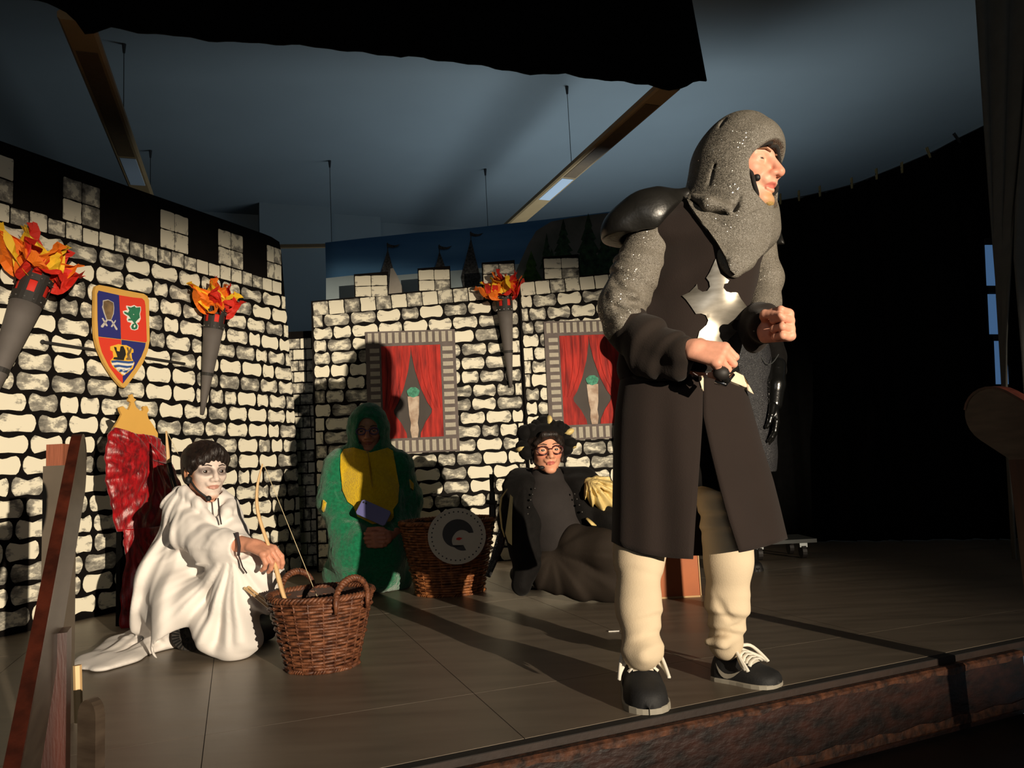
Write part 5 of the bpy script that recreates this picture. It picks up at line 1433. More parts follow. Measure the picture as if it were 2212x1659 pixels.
# belt
bl = []
for a in np.linspace(0, 2 * math.pi, 61):
    xm, hw = 1471, 122; bl.append(P(xm + hw * math.sin(a), 806 + 5 * math.cos(a) - 8 * math.sin(a), KD + .045 - .134 * math.cos(a)))
MB().tube(bl, .017, 6, cap=False, flat=.45, axis=V(0, -1, 0)).build('belt', M_leath, kn, smooth=True)
M_met = mat('polished_metal', (190, 190, 192), .22, metal=1.0)
decal([(1478, 806), (1500, 810), (1532, 812), (1534, 817), (1500, 818), (1476, 812)], [sb_, tb], .03, 8, 'belt_plate', M_met, kn)
# shoulder guards
Fp = Field(.0045)
Fp.ell(K(1398, 478, .03), (.128, .115, .098), np.stack([unit(V(1, 0, .25)), V(0, 1, 0), unit(V(-.25, 0, 1))], 1), .02); Fp.rc(K(1430, 440, .02), K(1478, 425, .02), .05, .030, .03); Fp.ell(K(1340, 500, .03), (.06, .09, .06), None, .04)
Fp.ell(K(1408, 520, .03), (.10, .09, .09), None, .01, 'd'); Fp.half(K(1340, 512, 0), unit(V(-.12, 0, -1))); Fp.half(K(1422, 512, 0), unit(V(.75, -.25, -.62))); Fp.wave(lambda p: .004 * wob(p, 30, 7))
build_field(Fp, 'shoulder_guard', M_leath, kn)
Fp = Field(.005); Fp.ell(K(1645, 510, .08), (.055, .09, .055), None, .02); Fp.rc(K(1670, 505, .08), K(1692, 526, .06), .022, .006, .02); build_field(Fp, 'shoulder_guard', M_leath, kn)
# trousers
Fl = Field(.0055)
Fl.chain([K(1440, 860, .05), K(1388, 1100, .07), K(1381, 1190, .01), P(1379, 1310, 2.34), P(1386, 1395, 2.31)], [.10, .070, .073, .060, .054], .04)
Fl.chain([P(1352, 1402, 2.29), P(1390, 1415, 2.25), P(1424, 1408, 2.29)], [.010, .013, .011], .02); Fl.rc(P(1385, 1415, 2.36), P(1388, 1408, 2.30), .05, .05, .03)
Fl.chain([P(1335, 1270, 2.26), P(1355, 1310, 2.24), P(1370, 1325, 2.24)], [.004, .012, .006], .012, None, 'd'); Fl.chain([P(1338, 1345, 2.25), P(1365, 1372, 2.23), P(1410, 1370, 2.24)], [.004, .010, .005], .012, None, 'd')
Fl.wave(lambda p: .003 * wob(p, 20, 2) + rings(p, P(1379, 1290, 2.34), P(1388, 1425, 2.3), 3, .0045, 5, 2.8) + rings(p, K(1385, 1190, 0), P(1379, 1290, 2.34), 2, .004, 1)); build_field(Fl, 'trouser_leg', M_pant, kn)
Fl = Field(.0055)
Fl.chain([K(1530, 880, .08), K(1558, 1060, .07), K(1570, 1150, .04), K(1574, 1210, .03), P(1572, 1300, 2.43), P(1568, 1388, 2.46)], [.110, .075, .068, .066, .058, .052], .04)
Fl.chain([P(1530, 1385, 2.42), P(1560, 1388, 2.39), P(1600, 1368, 2.42)], [.010, .013, .010], .02)
for (yy, a, b) in ((1030, 1532, 1570), (1060, 1533, 1572), (1090, 1530, 1570), (1115, 1530, 1566)): Fl.chain([K(a, yy + 4, -.03), K((a + b) / 2, yy, -.045), K(b, yy + 3, -.03)], [.004, .007, .003], .010, None, 'd')
Fl.chain([P(1532, 1270, 2.38), P(1552, 1310, 2.365), P(1580, 1340, 2.375)], [.004, .013, .006], .012, None, 'd'); Fl.chain([P(1535, 1355, 2.40), P(1560, 1365, 2.385), P(1598, 1352, 2.39)], [.004, .011, .005], .012, None, 'd')
Fl.wave(lambda p: .003 * wob(p, 20, 4) + rings(p, P(1572, 1270, 2.43), P(1566, 1400, 2.46), 3, .0045, 2, 2.8) + rings(p, K(1560, 1010, .05), K(1574, 1180, .03), 5, .005, 7)); build_field(Fl, 'trouser_leg', M_pant, kn)
# shoes
h1 = Pz(1380, 1462); foot_shoe(kn, Pz(1378, 1478), Pz(1404, 1545), .125, M_shoe, M_solew, M_lace, M_solew, outer=1, hs=1.15)
foot_shoe(kn, Pz(1548, 1462), Pz(1686, 1484), .120, M_shoe, M_solew, M_lace, M_solew, outer=1, hs=1.05)
# dagger held at the belt
dgt = thing('dagger', 'black dagger hilt gripped at the belt of the knight', 'dagger', tuple(K(1556, 815, -.2)))
MB().tube([K(1530, 770, -.235), K(1556, 800, -.245), K(1572, 826, -.235)], [.013, .014, .011], 10).build('grip', M_leath, dgt, smooth=True)
MB().ball(K(1558, 806, -.25), (.024, .018, .020), 12).build('pommel', M_pblack, dgt, smooth=True)
MB().tube([K(1545, 824, -.225), K(1566, 830, -.235), K(1584, 808, -.225)], [.008, .008, .006], 8).build('guard', M_met, dgt, smooth=True)
# ================================================================== person in the white robe
RD = 3.3
def Q(x, y, d=RD): return P(x, y, d)
M_robe = mat('white_robe', (234, 228, 222), .85, var=.03, vscale=6, bump=.06, bscale=300, sheen=.2, spec=.2)
M_hairb = mat('dark_hair', (40, 27, 21), .5, col2=(20, 13, 11), vscale=60, stretch=(1, 1, .15), bump=.5, bscale=160, spec=.5)
M_strap = mat('dark_strap', (52, 42, 44), .7)
rb = thing('person', 'person in a white robe with short dark hair sitting beside the throne', 'person', tuple(Pz(440, 1395)))
Hs = .238; hcn = Q(446, 1017, 3.30); hf_, hu_ = V(.70, -.71, -.04), V(.03, 0, 1)
Fh = Field(.0026)
RT_, RR_ = head_prims(Fh, hcn, hf_, hu_, Hs, jaw=.92, nose=.9, neck=Q(448, 1110, 3.34), smile=.008, lid=.024)
hv, hfc = Fh.mesh(); hv = relax(hv, hfc, 1)
face = (228, 208, 196)
hc = face_cols(hv, RT_, RR_, Hs, (210, 146, 110), (196, 142, 128), ())
q = (hv - RT_(0, 0, 0)) @ RR_ / Hs
mk = np.clip((q[:, 1] - .10) * 8, 0, 1) * np.clip((q[:, 2] + .50) * 10, 0, 1)        # pale stage make-up on the face
dl = ((q[:, 0]) / .09) ** 2 + ((q[:, 2] + .278) / .032) ** 2
mk = mk * np.clip(dl - .9, 0, 1)
hc = hc * (1 - mk[:, None]) + np.array(lin(face)) * mk[:, None]
for sg in (-1, 1):
    d = ((q[:, 0] - sg * .145) / .115) ** 2 + ((q[:, 2] + .005) / .08) ** 2
    m = (np.clip(1.6 - d, 0, 1) * .85 * (q[:, 1] > .1))[:, None]; hc = hc * (1 - m) + np.array(lin((112, 98, 94))) * m
Fa = Field(.0022)
hand_prims(Fa, Q(541, 1176, 3.03), V(.86, -.28, -.30), V(.35, .8, .25), 1.0, curl=((34, 40, 22), (44, 42, 24), (50, 44, 26), (56, 46, 28)), thumb=(.8, .15, .55), side=-1, forearm=Q(500, 1172, 3.06))
av, afc = Fa.mesh(); av = relax(av, afc, 1)
Fg = Field(.014); Fg.rc(Q(446, 1105, 3.34), Q(420, 1310, 3.36), .07, .10, .05).chain([Q(430, 1310, 3.30), Q(510, 1235, 3.15), Q(510, 1330, 3.14)], [.06, .035, .03], .03).chain([Q(400, 1120, 3.3), Q(450, 1180, 3.16), Q(508, 1170, 3.06)], [.04, .03, .028], .02).rc(Q(446, 1070, 3.31), Q(446, 1110, 3.34), .045, .06, .02)
gv, gf = Fg.mesh()
v, f = join([(hv, hfc), (av, afc), (gv, gf)])
adopt(rb, mesh_obj('body', v, f, M_skin, None, True, np.concatenate([hc, np.tile(np.array(lin((212, 150, 122))), (len(v) - len(hv), 1))])))
eyes(rb, RT_, RR_, Hs, (.10, -.02), (58, 40, 30)); brows(rb, RT_, Hs, mat('brow_dark', (50, 36, 30), .8), .088, .010, .370)
# hair: a cap over the skull with a swept fringe
Fr = Field(.0034)
E3 = lambda x, y, z, r, k=.03, op='u': Fr.ell(RT_(x, y, z), np.array(r) * Hs, RR_, k * Hs, op)
E3(0, -.10, .17, (.385, .45, .385), .05); E3(0, -.26, .0, (.33, .28, .34), .05)
Fr.rc(RT_(-.02, .30, .36), RT_(-.27, .16, .20), .085 * Hs, .06 * Hs, .03); Fr.rc(RT_(-.02, .32, .36), RT_(.28, .17, .17), .085 * Hs, .065 * Hs, .03); Fr.rc(RT_(.0, .35, .33), RT_(.20, .28, .17), .05 * Hs, .03 * Hs, .02); Fr.rc(RT_(-.12, .31, .30), RT_(-.24, .22, .14), .045 * Hs, .025 * Hs, .02)
for sg in (-1, 1): Fr.rc(RT_(sg * .31, .02, .20), RT_(sg * .315, .04, -.02), .06 * Hs, .03 * Hs, .02)
Fr.ell(RT_(0, .30, -.22), np.array((.27, .26, .40)) * Hs, RR_, .01, 'd'); Fr.rc(RT_(-.04, .42, .12), RT_(-.08, .38, .31), .045 * Hs, .008 * Hs, .01, None, 'd'); Fr.rc(RT_(.12, .42, .13), RT_(.06, .41, .24), .025 * Hs, .006 * Hs, .008, None, 'd')
for sg in (-1, 1): Fr.ell(RT_(sg * .36, -.05, -.08), np.array((.09, .10, .14)) * Hs, RR_, .006, 'd')
Fr.wave(lambda p: .0022 * np.sin(((p - hcn) @ RR_[:, 0]) * 330 + 40 * ((p - hcn) @ RR_[:, 1])) + .003 * wob(p, 30, 2))
build_field(Fr, 'hair', M_hairb, rb, 1)
# robe
Fw = Field(.0060)
Fw.chain([Q(446, 1098, 3.34), Q(432, 1200, 3.36), Q(420, 1330, 3.36)], [.10, .12, .14], .06)
Fw.rc(Q(394, 1092, 3.32), Q(478, 1100, 3.34), .058, .058, .05)
Fw.chain([Q(388, 1098, 3.30), Q(412, 1150, 3.20), Q(450, 1180, 3.12)], [.060, .070, .068], .04)
Fw.chain([Q(450, 1178, 3.12), Q(485, 1180, 3.07), Q(511, 1183, 3.05)], [.068, .062, .056], .03)
Fw.rc(Q(490, 1110, 3.32), Q(515, 1180, 3.20), .055, .06, .05)
Fw.chain([Q(430, 1320, 3.30), Q(500, 1235, 3.14), Q(520, 1215, 3.12)], [.11, .085, .075], .05)
Fw.chain([Q(520, 1215, 3.12), Q(515, 1290, 3.10), Q(508, 1385, 3.10)], [.078, .085, .08], .05)
Fw.chain([Q(525, 1210, 3.16), Q(565, 1240, 3.16), Q(575, 1300, 3.18)], [.07, .07, .06], .05)
Fw.rc(Q(465, 1385, 3.10), Q(545, 1375, 3.13), .055, .05, .04); Fw.rc(Q(560, 1250, 3.2), Q(590, 1245, 3.25), .05, .03, .04)
Fw.chain([Q(388, 1105, 3.34), Q(372, 1200, 3.38), Q(358, 1300, 3.40), Q(350, 1345, 3.38)], [.060, .080, .092, .090], .06)
Fw.chain([Q(355, 1240, 3.30), Q(388, 1310, 3.18), Q(362, 1395, 3.14)], [.10, .095, .06], .06); Fw.chain([Q(372, 1220, 3.30), Q(345, 1320, 3.27), Pz(322, 1372) + V(0, 0, .03)], [.08, .07, .055], .06)
Fw.rc(Q(420, 1310, 3.16), Q(455, 1360, 3.10), .09, .05, .06)
# collar
Fw.chain([Q(398, 1060, 3.26), Q(430, 1085, 3.22), Q(455, 1125, 3.19)], [.020, .022, .016], .02); Fw.chain([Q(398, 1060, 3.27), Q(385, 1062, 3.34), Q(440, 1062, 3.42)], [.022, .02, .02], .02); Fw.chain([Q(500, 1085, 3.28), Q(490, 1105, 3.22), Q(470, 1130, 3.20)], [.018, .020, .016], .02)
Fw.chain([Q(452, 1070, 3.22), Q(462, 1100, 3.19), Q(470, 1128, 3.175)], [.035, .022, .006], .012, None, 'd'); Fw.ell(Q(448, 1062, 3.30), (.062, .062, .06), None, .012, 'd')
# hollow sleeve end
Fw.ell(Q(522, 1184, 3.03), (.035, .05, .042), None, .01, 'd')
# train on the floor
Zf = lambda x, y, z=.012: Pz(x, y) + V(0, 0, z)
for pts, rr in (([(345, 1365), (280, 1398), (215, 1436), (186, 1447)], [.06, .06, .045, .02]), ([(370, 1375), (320, 1405), (262, 1432), (220, 1450)], [.07, .06, .045, .03]), ([(322, 1355), (256, 1388), (197, 1428), (178, 1440)], [.04, .035, .03, .014])):
    Fw.chain([Zf(x, y) for x, y in pts], rr, .03, (V(0, 0, 1), .32))
Fw.chain([Zf(335, 1372, .035), Zf(270, 1402, .03), Zf(222, 1428, .022)], [.014, .013, .006], .015); Fw.chain([Zf(360, 1392, .03), Zf(300, 1418, .026), Zf(238, 1444, .018)], [.010, .010, .008], .012); Fw.chain([Zf(350, 1385, .045), Zf(290, 1408, .03), Zf(240, 1434, .02)], [.008, .009, .005], .012, None, 'd')
_xb = Q(395, 1200, 3.2)[0]
def robe_folds(p):
    wa = 1 / (1 + np.exp(-(p[:, 0] - _xb) / .035)); hi = np.clip((p[:, 2] - .03) / .05, 0, 1)
    a = fan(p, Q(515, 1185, 3.1), 14, .021, .36, 2, .5, .6) + fan(p, Q(515, 1185, 3.1), 31, .005, .3, 5, 0, 1.2)
    b = fan(p, Q(410, 1020, 3.3), 17, .019, .55, 4, 1.0, .5) + fan(p, Q(410, 1020, 3.3), 36, .004, .5, 1, 0, 1.2)
    lo = p[:, 2] < Q(450, 1215, 3.1)[2]
    c = rings(p, Q(380, 1090, 3.28), Q(510, 1185, 3.05), 6, .006, 3)
    return (a * wa * np.where(lo, 1, .25) + b * (1 - wa)) * hi + c * (1 - lo) + .003 * wob(p, 10, 3)
Fw.wave(robe_folds); Fw.ell(Pz(410, 1408) + V(0, -.02, .06), (.105, .20, .088), None, .02, 'd'); Fw.half(V(0, 0, .002), V(0, 0, -1))
build_field(Fw, 'robe', M_robe, rb, 2)
# straps, headset, shoes
MB().tube([Q(512, 1150, 3.01), Q(517, 1180, 2.985), Q(515, 1200, 3.0)], .006, 6, flat=.4).build('wrist_strap', M_strap, rb); MB().tube([Q(515, 1198, 3.0), Q(524, 1225, 2.99), Q(533, 1238, 3.0)], .007, 6, flat=.3).build('hanging_strap', M_strap, rb)
MB().tube([Q(471, 1076, 3.16), Q(474, 1110, 3.15), Q(478, 1133, 3.15)], .006, 6, flat=.4).build('lanyard', M_strap, rb)
hs = MB().tube(catmull([RT_(.33, .05, -.06), RT_(.34, .16, -.16), RT_(.27, .27, -.32), RT_(.13, .37, -.46)], 12), .0045, 6).build('headset_arm', M_mic, rb, smooth=True)
MB().ball(RT_(.11, .385, -.475), .0125, 10).build('microphone', M_mic, rb, smooth=True); MB().ball(RT_(.35, .10, -.15), (.014, .017, .017), 10).build('ear_pad', M_mic, rb, smooth=True)
M_boot = mat('black_boot', (24, 23, 22), .6, var=.3); M_bsole = mat('boot_sole', (58, 52, 46), .8, col2=(30, 27, 25), vscale=30, bump=.5, bscale=60)
# boot sole turned to the camera
sc_ = Pz(409, 1408) + V(0, .02, .065); sx_ = unit(V(1, .15, .05)); sn = unit(V(.10, -.97, .12)); sy_ = np.cross(sn, sx_); sy_ = sy_ if sy_[2] > 0 else -sy_
bt = MB().prism([(.074 * math.cos(a), .063 * math.sin(a)) for a in np.linspace(0, 6.2832, 29)[:-1]], .022, sc_, sx_, sy_, sn, .004).build('boot_sole', M_bsole, rb)
for k in range(26):
    a = 2 * math.pi * k / 26; d = sx_ * math.cos(a) * .074 + sy_ * math.sin(a) * .063
    o = MB().tube([sc_ + sn * .023 + d * .55, sc_ + sn * .023 + d * .93], .0035, 4).build('tread_bar', M_boot, rb); o.parent = bt; o.matrix_parent_inverse = (Matrix.Translation(Vector(rb.location)) @ bt.matrix_parent_inverse).inverted()
for (dx, dy) in ((0, 0), (.022, 0), (-.022, 0), (.011, .018), (-.011, .018), (.011, -.018), (-.011, -.018)):
    o = MB().ball(sc_ + sn * .022 + sx_ * dx + sy_ * dy, .008, 8).build('tread_knob', M_boot, rb); o.parent = bt; o.matrix_parent_inverse = (Matrix.Translation(Vector(rb.location)) @ bt.matrix_parent_inverse).inverted()
Fx = Field(.006); Fx.rc(sc_ + V(0, .03, .01), sc_ + V(.02, .14, .03), .06, .055, .03); Fx.half(V(0, 0, .002), V(0, 0, -1)); build_field(Fx, 'boot', M_boot, rb)
b1 = Pz(560, 1395)
Fx = Field(.006); Fx.rc(Pz(552, 1392) + V(0, 0, .045), Pz(575, 1385) + V(0, .02, .04), .045, .04, .03); Fx.rc(Pz(556, 1385) + V(0, .03, .06), Pz(552, 1380) + V(0, .05, .12), .045, .045, .03); Fx.half(V(0, 0, .001), V(0, 0, -1)); build_field(Fx, 'boot', M_boot, rb)
# ================================================================== person in the green dragon suit
def G(x, y, d=4.62): return P(x, y, d + .06)
M_plg = mat('green_plush', (20, 122, 82), .95, col2=(15, 98, 65), vscale=60, bump=.6, bscale=160, sheen=.5, spec=.1)
M_ply = mat('yellow_plush', (226, 190, 34), .95, col2=(212, 174, 28), vscale=60, bump=.7, bscale=150, sheen=.4, spec=.1)
gp = thing('person', 'person kneeling in a green plush dragon suit with yellow belly', 'person', tuple(Pz(800, 1270)))
Hg = .262; gc = G(796, 928, 4.60); gF, gU = V(.12, -.98, -.12), V(.0, 0, 1)
Fh = Field(.0034); GT, GR = head_prims(Fh, gc, gF, gU, Hg, neck=G(796, 1000, 4.66), ears=False)
hv, hfc = Fh.mesh(); hv = relax(hv, hfc, 1); hc = face_cols(hv, GT, GR, Hg, (176, 118, 92), (150, 84, 72), ((0, .2, .3, .2, (150, 130, 84), .4),))
Fa = Field(.003)
hand_prims(Fa, G(783, 1163, 4.42), V(.85, -.40, -.10), V(.2, -.2, .9), 1.05, curl=(30, 40, 30), thumb=(.7, .4, .4), side=-1, forearm=G(762, 1150, 4.45)); hand_prims(Fa, G(842, 1160, 4.42), V(-.85, -.42, -.08), V(-.2, -.2, .9), 1.05, curl=(30, 40, 30), thumb=(.7, .4, .4), side=1, forearm=G(852, 1148, 4.50))
av, afc = Fa.mesh()
Fg = Field(.016); Fg.rc(G(796, 990, 4.66), G(800, 1130, 4.64), .09, .15, .06).chain([G(735, 1030, 4.64), G(735, 1120, 4.56), G(762, 1150, 4.45)], [.05, .045, .035], .03).chain([G(862, 1030, 4.66), G(868, 1110, 4.70), G(840, 1148, 4.48)], [.05, .045, .035], .03).rc(G(768, 1150, 4.62), G(768, 1215, 4.55), .08, .05, .05).rc(G(846, 1150, 4.62), G(842, 1215, 4.55), .08, .05, .05)
gv, gf = Fg.mesh()
v, f = join([(hv, hfc), (av, afc), (gv, gf)]); adopt(gp, mesh_obj('body', v, f, M_skin, None, True, np.concatenate([hc, np.tile(np.array(lin((196, 130, 104))), (len(v) - len(hv), 1))])))
eyes(gp, GT, GR, Hg, (0, 0)); brows(gp, GT, Hg, MATS['brow_dark'], .088, .010, .370)
M_frame = mat('spectacle_frame', (60, 40, 90), .4)
gl = None
for sg in (-1, 1): MB().tube([GT(sg * .145 + .105 * math.cos(a), .40, -.01 + .075 * math.sin(a)) for a in np.linspace(0, 6.2832, 20)], .0035, 5, cap=False).build('spectacle_rim', M_frame, gp, smooth=True)
MB().tube([GT(-.04, .41, 0), GT(.04, .41, 0)], .003, 5).build('spectacle_bridge', M_frame, gp)
Fk = Field(.0065)
# hood
Fk.ell(GT(0, -.04, .14), np.array((.46, .46, .47)) * Hg, GR, .03); Fk.rc(GT(0, -.10, -.1), GT(0, -.12, -.5), .12, .125, .05)
Fk.ell(GT(0, .50, -.09), np.array((.27, .40, .42)) * Hg, GR, .012, 'd'); Fk.ell(GT(0, .06, -.05), np.array((.30, .36, .46)) * Hg, GR, .004, 'd')
# torso, arms, lap
Fk.chain([G(796, 1020, 4.66), G(800, 1080, 4.64), G(803, 1160, 4.63)], [.17, .205, .21], .07, (V(0, 1, 0), .8))
Fk.rc(G(740, 1000, 4.66), G(855, 1000, 4.66), .085, .085, .06)
Fk.chain([G(728, 1010, 4.64), G(722, 1080, 4.58), G(742, 1140, 4.50), G(775, 1158, 4.42)], [.085, .092, .080, .055], .05); Fk.chain([G(865, 1010, 4.66), G(876, 1080, 4.73), G(872, 1122, 4.70), G(836, 1150, 4.48)], [.085, .095, .080, .06], .05)
Fk.chain([G(770, 1155, 4.62), G(765, 1195, 4.50), G(770, 1240, 4.50)], [.14, .13, .10], .06); Fk.chain([G(836, 1155, 4.66), G(830, 1195, 4.54), G(826, 1240, 4.54)], [.13, .115, .10], .06); Fk.rc(G(745, 1240, 4.62), G(852, 1240, 4.68), .13, .12, .06)
Fk.chain([G(805, 1180, 4.36), G(806, 1260, 4.40)], [.012, .02], .03, None, 'd'); Fk.rc(G(715, 1143, 4.5), G(775, 1172, 4.40), .012, .012, .02, None, 'd'); Fk.rc(G(730, 1060, 4.5), G(748, 1120, 4.42), .010, .012, .02, None, 'd'); Fk.rc(G(880, 1060, 4.5), G(862, 1110, 4.42), .012, .010, .02, None, 'd')
for (x, y, d) in ((783, 1163, 4.38), (842, 1160, 4.38)): Fk.ell(G(812, 1166, 4.36), (.055, .07, .022), None, .01, 'd')
Fk.wave(lambda p: .006 * wob(p, 15, 3) + .0035 * wob(p, 60, 5) + .002 * wob(p, 140, 1)); Fk.half(V(0, 0, .002), V(0, 0, -1))
suit = build_field(Fk, 'dragon_suit', M_plg, gp, 1)
sbv = bvh_of(suit)
belly = decal([(742, 972), (765, 966), (800, 978), (835, 968), (848, 975), (856, 1010), (860, 1050), (858, 1085), (848, 1100), (850, 1118), (842, 1128), (805, 1132), (772, 1116), (765, 1092), (752, 1084), (742, 1060), (736, 1010), (736, 985)], [sbv], .010, 7, 'yellow_belly', M_ply, gp)
decal([(794, 980), (796, 980), (806, 1052), (803, 1052)], [bvh_of(belly)], .004, 4, 'zip', mat('zip_yellow', (186, 150, 40), .6), gp)
decal([(700, 1080), (706, 1086), (702, 1106), (698, 1100)], [sbv], .012, 5, 'yellow_spike', M_ply, gp); decal([(884, 1035), (891, 1045), (890, 1060), (886, 1055)], [sbv], .012, 5, 'yellow_spike', M_ply, gp)
MB().ball(GT(.20, .30, -.28), .012, 8).build('microphone', M_mic, gp, smooth=True)
# phone on the lap
ph_c = G(807, 1108, 4.36); pu = unit(V(.62, -.05, -.30)); pv = unit(V(.42, .30, .86) - pu * (V(.42, .30, .86) @ pu)); pn = np.cross(pu, pv); pn = pn if pn[1] < 0 else -pn
phn = thing('mobile_phone', 'lavender mobile phone held in the lap of the green suit', 'phone', tuple(ph_c))
M_ph = mat('phone_lavender', (104, 104, 158), .35)
a, b = .092, .046
MB().prism([(x + .010 * (cx_), y + .010 * cy_) for (x, y, cx_, cy_) in ((a - .01, -b, 0, 0), (a, -b + .01, 0, 0), (a, b - .01, 0, 0), (a - .01, b, 0, 0), (-a + .01, b, 0, 0), (-a, b - .01, 0, 0), (-a, -b + .01, 0, 0), (-a + .01, -b, 0, 0))], .010, ph_c, pu, pv, pn, .002).build('phone_case', M_ph, phn)
for (dx, dy) in ((-.078, .030), (-.062, .030)): MB().tube([ph_c + pu * dx + pv * dy + pn * .010, ph_c + pu * dx + pv * dy + pn * .0125], .0055, 10).build('camera_lens', M_mic, phn)
# ================================================================== woman in black and yellow costume
def W(x, y, d=4.08): return P(x, y, d)
M_jac = mat('black_velvet_jacket', (19, 17, 16), .8, var=.3, vscale=30, bump=.2, bscale=120, sheen=0.04, spec=.12)
M_top = mat('dark_grey_top', (50, 46, 45), .85, var=.15, vscale=14, bump=.12, bscale=220, spec=.15)
M_ysat = mat('yellow_satin', (226, 200, 132), .45, var=.12, vscale=18, spec=.5)
M_brn = mat('dark_brown_trousers', (46, 39, 33), .85, var=.18, vscale=8, bump=.1, bscale=200, spec=.15)
pg = thing('person', 'woman with glasses in a black jacket with yellow puffed sleeves sitting on the floor', 'person', tuple(Pz(1200, 1285)))
Hw = .248; wc = W(1180, 972, 4.05); wf, wu = V(.18, -.98, .0), V(-.02, 0, 1)
Fh = Field(.0028); WT, WR = head_prims(Fh, wc, wf, wu, Hw, jaw=.95, nose=.95, neck=W(1178, 1040, 4.12), smile=-.004, lid=.02)
hv, hfc = Fh.mesh(); hv = relax(hv, hfc, 1); hc = face_cols(hv, WT, WR, Hw, (232, 166, 134), (200, 110, 98), ((.17, -.12, .11, .08, (226, 132, 106), .5), (-.17, -.12, .11, .08, (226, 132, 106), .5)))
Fg = Field(.016); Fg.rc(W(1180, 1035, 4.12), W(1195, 1170, 4.12), .09, .13, .05).chain([W(1115, 1050, 4.12), W(1105, 1130, 4.06), W(1130, 1225, 3.98), W(1135, 1262, 3.95)], [.05, .04, .03, .025], .03).chain([W(1265, 1055, 4.13), W(1305, 1110, 4.06), W(1325, 1145, 3.99)], [.04, .03, .025], .03).chain([W(1200, 1180, 4.1), W(1280, 1190, 3.95), W(1330, 1240, 3.94)], [.08, .04, .03], .04)
gv, gf = Fg.mesh(); v, f = join([(hv, hfc), (gv, gf)])
adopt(pg, mesh_obj('body', v, f, M_skin, None, True, np.concatenate([hc, np.tile(np.array(lin((216, 150, 120))), (len(gv), 1))])))
eyes(pg, WT, WR, Hw, (.02, .0), (74, 62, 50)); brows(pg, WT, Hw, MATS['brow_dark'], .10, .010, .368)
M_gls = mat('dark_red_frame', (70, 26, 28), .35)
g0 = None
for sg in (-1, 1): MB().tube([WT(sg * .150 + .118 * math.cos(a), .395 - .03 * abs(math.cos(a)), -.015 + .088 * math.sin(a)) for a in np.linspace(0, 6.2832, 24)], .0042, 6, cap=False).build('spectacle_rim', M_gls, pg, smooth=True)
MB().tube([WT(-.035, .405, .01), WT(.035, .405, .01)], .004, 6).build('spectacle_bridge', M_gls, pg)
for sg in (-1, 1): MB().tube([WT(sg * .265, .37, .02), WT(sg * .335, .15, .03), WT(sg * .345, -.05, .02)], .0032, 5).build('spectacle_arm', M_gls, pg)
MB().ball(WT(.20, .32, -.36), (.018, .012, .010), 10).build('microphone', M_mic, pg, smooth=True); MB().tube([WT(.34, .02, -.15), WT(.30, .18, -.28), WT(.20, .32, -.36)], .003, 5).build('headset_arm', M_mic, pg)
# hair
Fr = Field(.004)
Fr.ell(WT(0, -.10, .15), np.array((.385, .44, .39)) * Hw, WR, .02); Fr.rc(WT(-.12, .33, .30), WT(-.28, .22, .10), .06 * Hw, .05 * Hw, .02); Fr.rc(WT(.10, .34, .31), WT(.27, .23, .14), .055 * Hw, .045 * Hw, .02); Fr.rc(WT(-.12, .33, .31), WT(.12, .34, .31), .06 * Hw, .05 * Hw, .02)
for sg in (-1, 1): Fr.rc(WT(sg * .33, .0, .2), WT(sg * .33, -.02, -.25), .07 * Hw, .04 * Hw, .03)
Fr.ell(WT(0, .30, -.20), np.array((.275, .26, .40)) * Hw, WR, .008, 'd'); Fr.wave(lambda p: .003 * wob(p, 40, 1)); build_field(Fr, 'hair', M_hairb, pg, 1)
# slashed beret: black and yellow lobes round a band
hat = MB(); lob = []
cz = WT(-.02, -.12, .32)
for k in range(13):
    a = math.radians(-52 + k * 284 / 12 + 180 * 0); a = math.radians(205 - k * 230 / 12)
    ex, ez = math.cos(a), math.sin(a); jt = .05 * math.sin(k * 2.3); c = WT(-.02 + (.47 + jt) * ex, -.12 + .06 * math.sin(k * 1.7), .16 + (.38 + jt) * ez)
    Rl = np.stack([unit(WR @ V(ex, 0, ez)), WR[:, 1], unit(WR @ V(-ez, 0, ex))], 1)
    MB().ball(c, np.array((.17 + .03 * math.sin(k * 3.1), .24, .15 + .03 * math.cos(k * 2.1))) * Hw, 12, Rl).build('hat_lobe', M_jac, pg, smooth=True)
    if k < 12:
        a2 = a - math.radians(115 / 12); ex, ez = math.cos(a2), math.sin(a2); c = WT(-.02 + .55 * ex, -.06, .18 + .43 * ez); Rl = np.stack([unit(WR @ V(ex, 0, ez)), WR[:, 1], unit(WR @ V(-ez, 0, ex))], 1)
        if k in (0, 2, 5, 11): MB().ball(c, np.array((.14, .18, .075)) * Hw, 10, Rl).build('hat_slash', M_ysat, pg, smooth=True)
Fz = Field(.006); Fz.ell(WT(0, -.16, .34), np.array((.46, .42, .26)) * Hw, WR, .02); Fz.rc(WT(-.36, -.1, .1), WT(-.40, -.1, -.25), .09 * Hw, .06 * Hw, .03); Fz.rc(WT(.36, -.1, .1), WT(.38, -.1, -.15), .08 * Hw, .05 * Hw, .03); Fz.ell(WT(0, .25, -.12), np.array((.34, .36, .46)) * Hw, WR, .006, 'd'); build_field(Fz, 'hat_crown', M_jac, pg)
# grey top
Ft = Field(.007); Ft.chain([W(1180, 1050, 4.10), W(1185, 1090, 4.07), W(1205, 1160, 4.06)], [.10, .135, .15], .05, (V(0, 1, 0), .85)); Ft.rc(W(1180, 1020, 4.11), W(1180, 1035, 4.10), .075, .085, .03); Ft.wave(lambda p: .003 * wob(p, 20, 4)); Ft.half(W(1180, 1012, 4.1), V(0, 0, 1)); build_field(Ft, 'grey_top', M_top, pg)
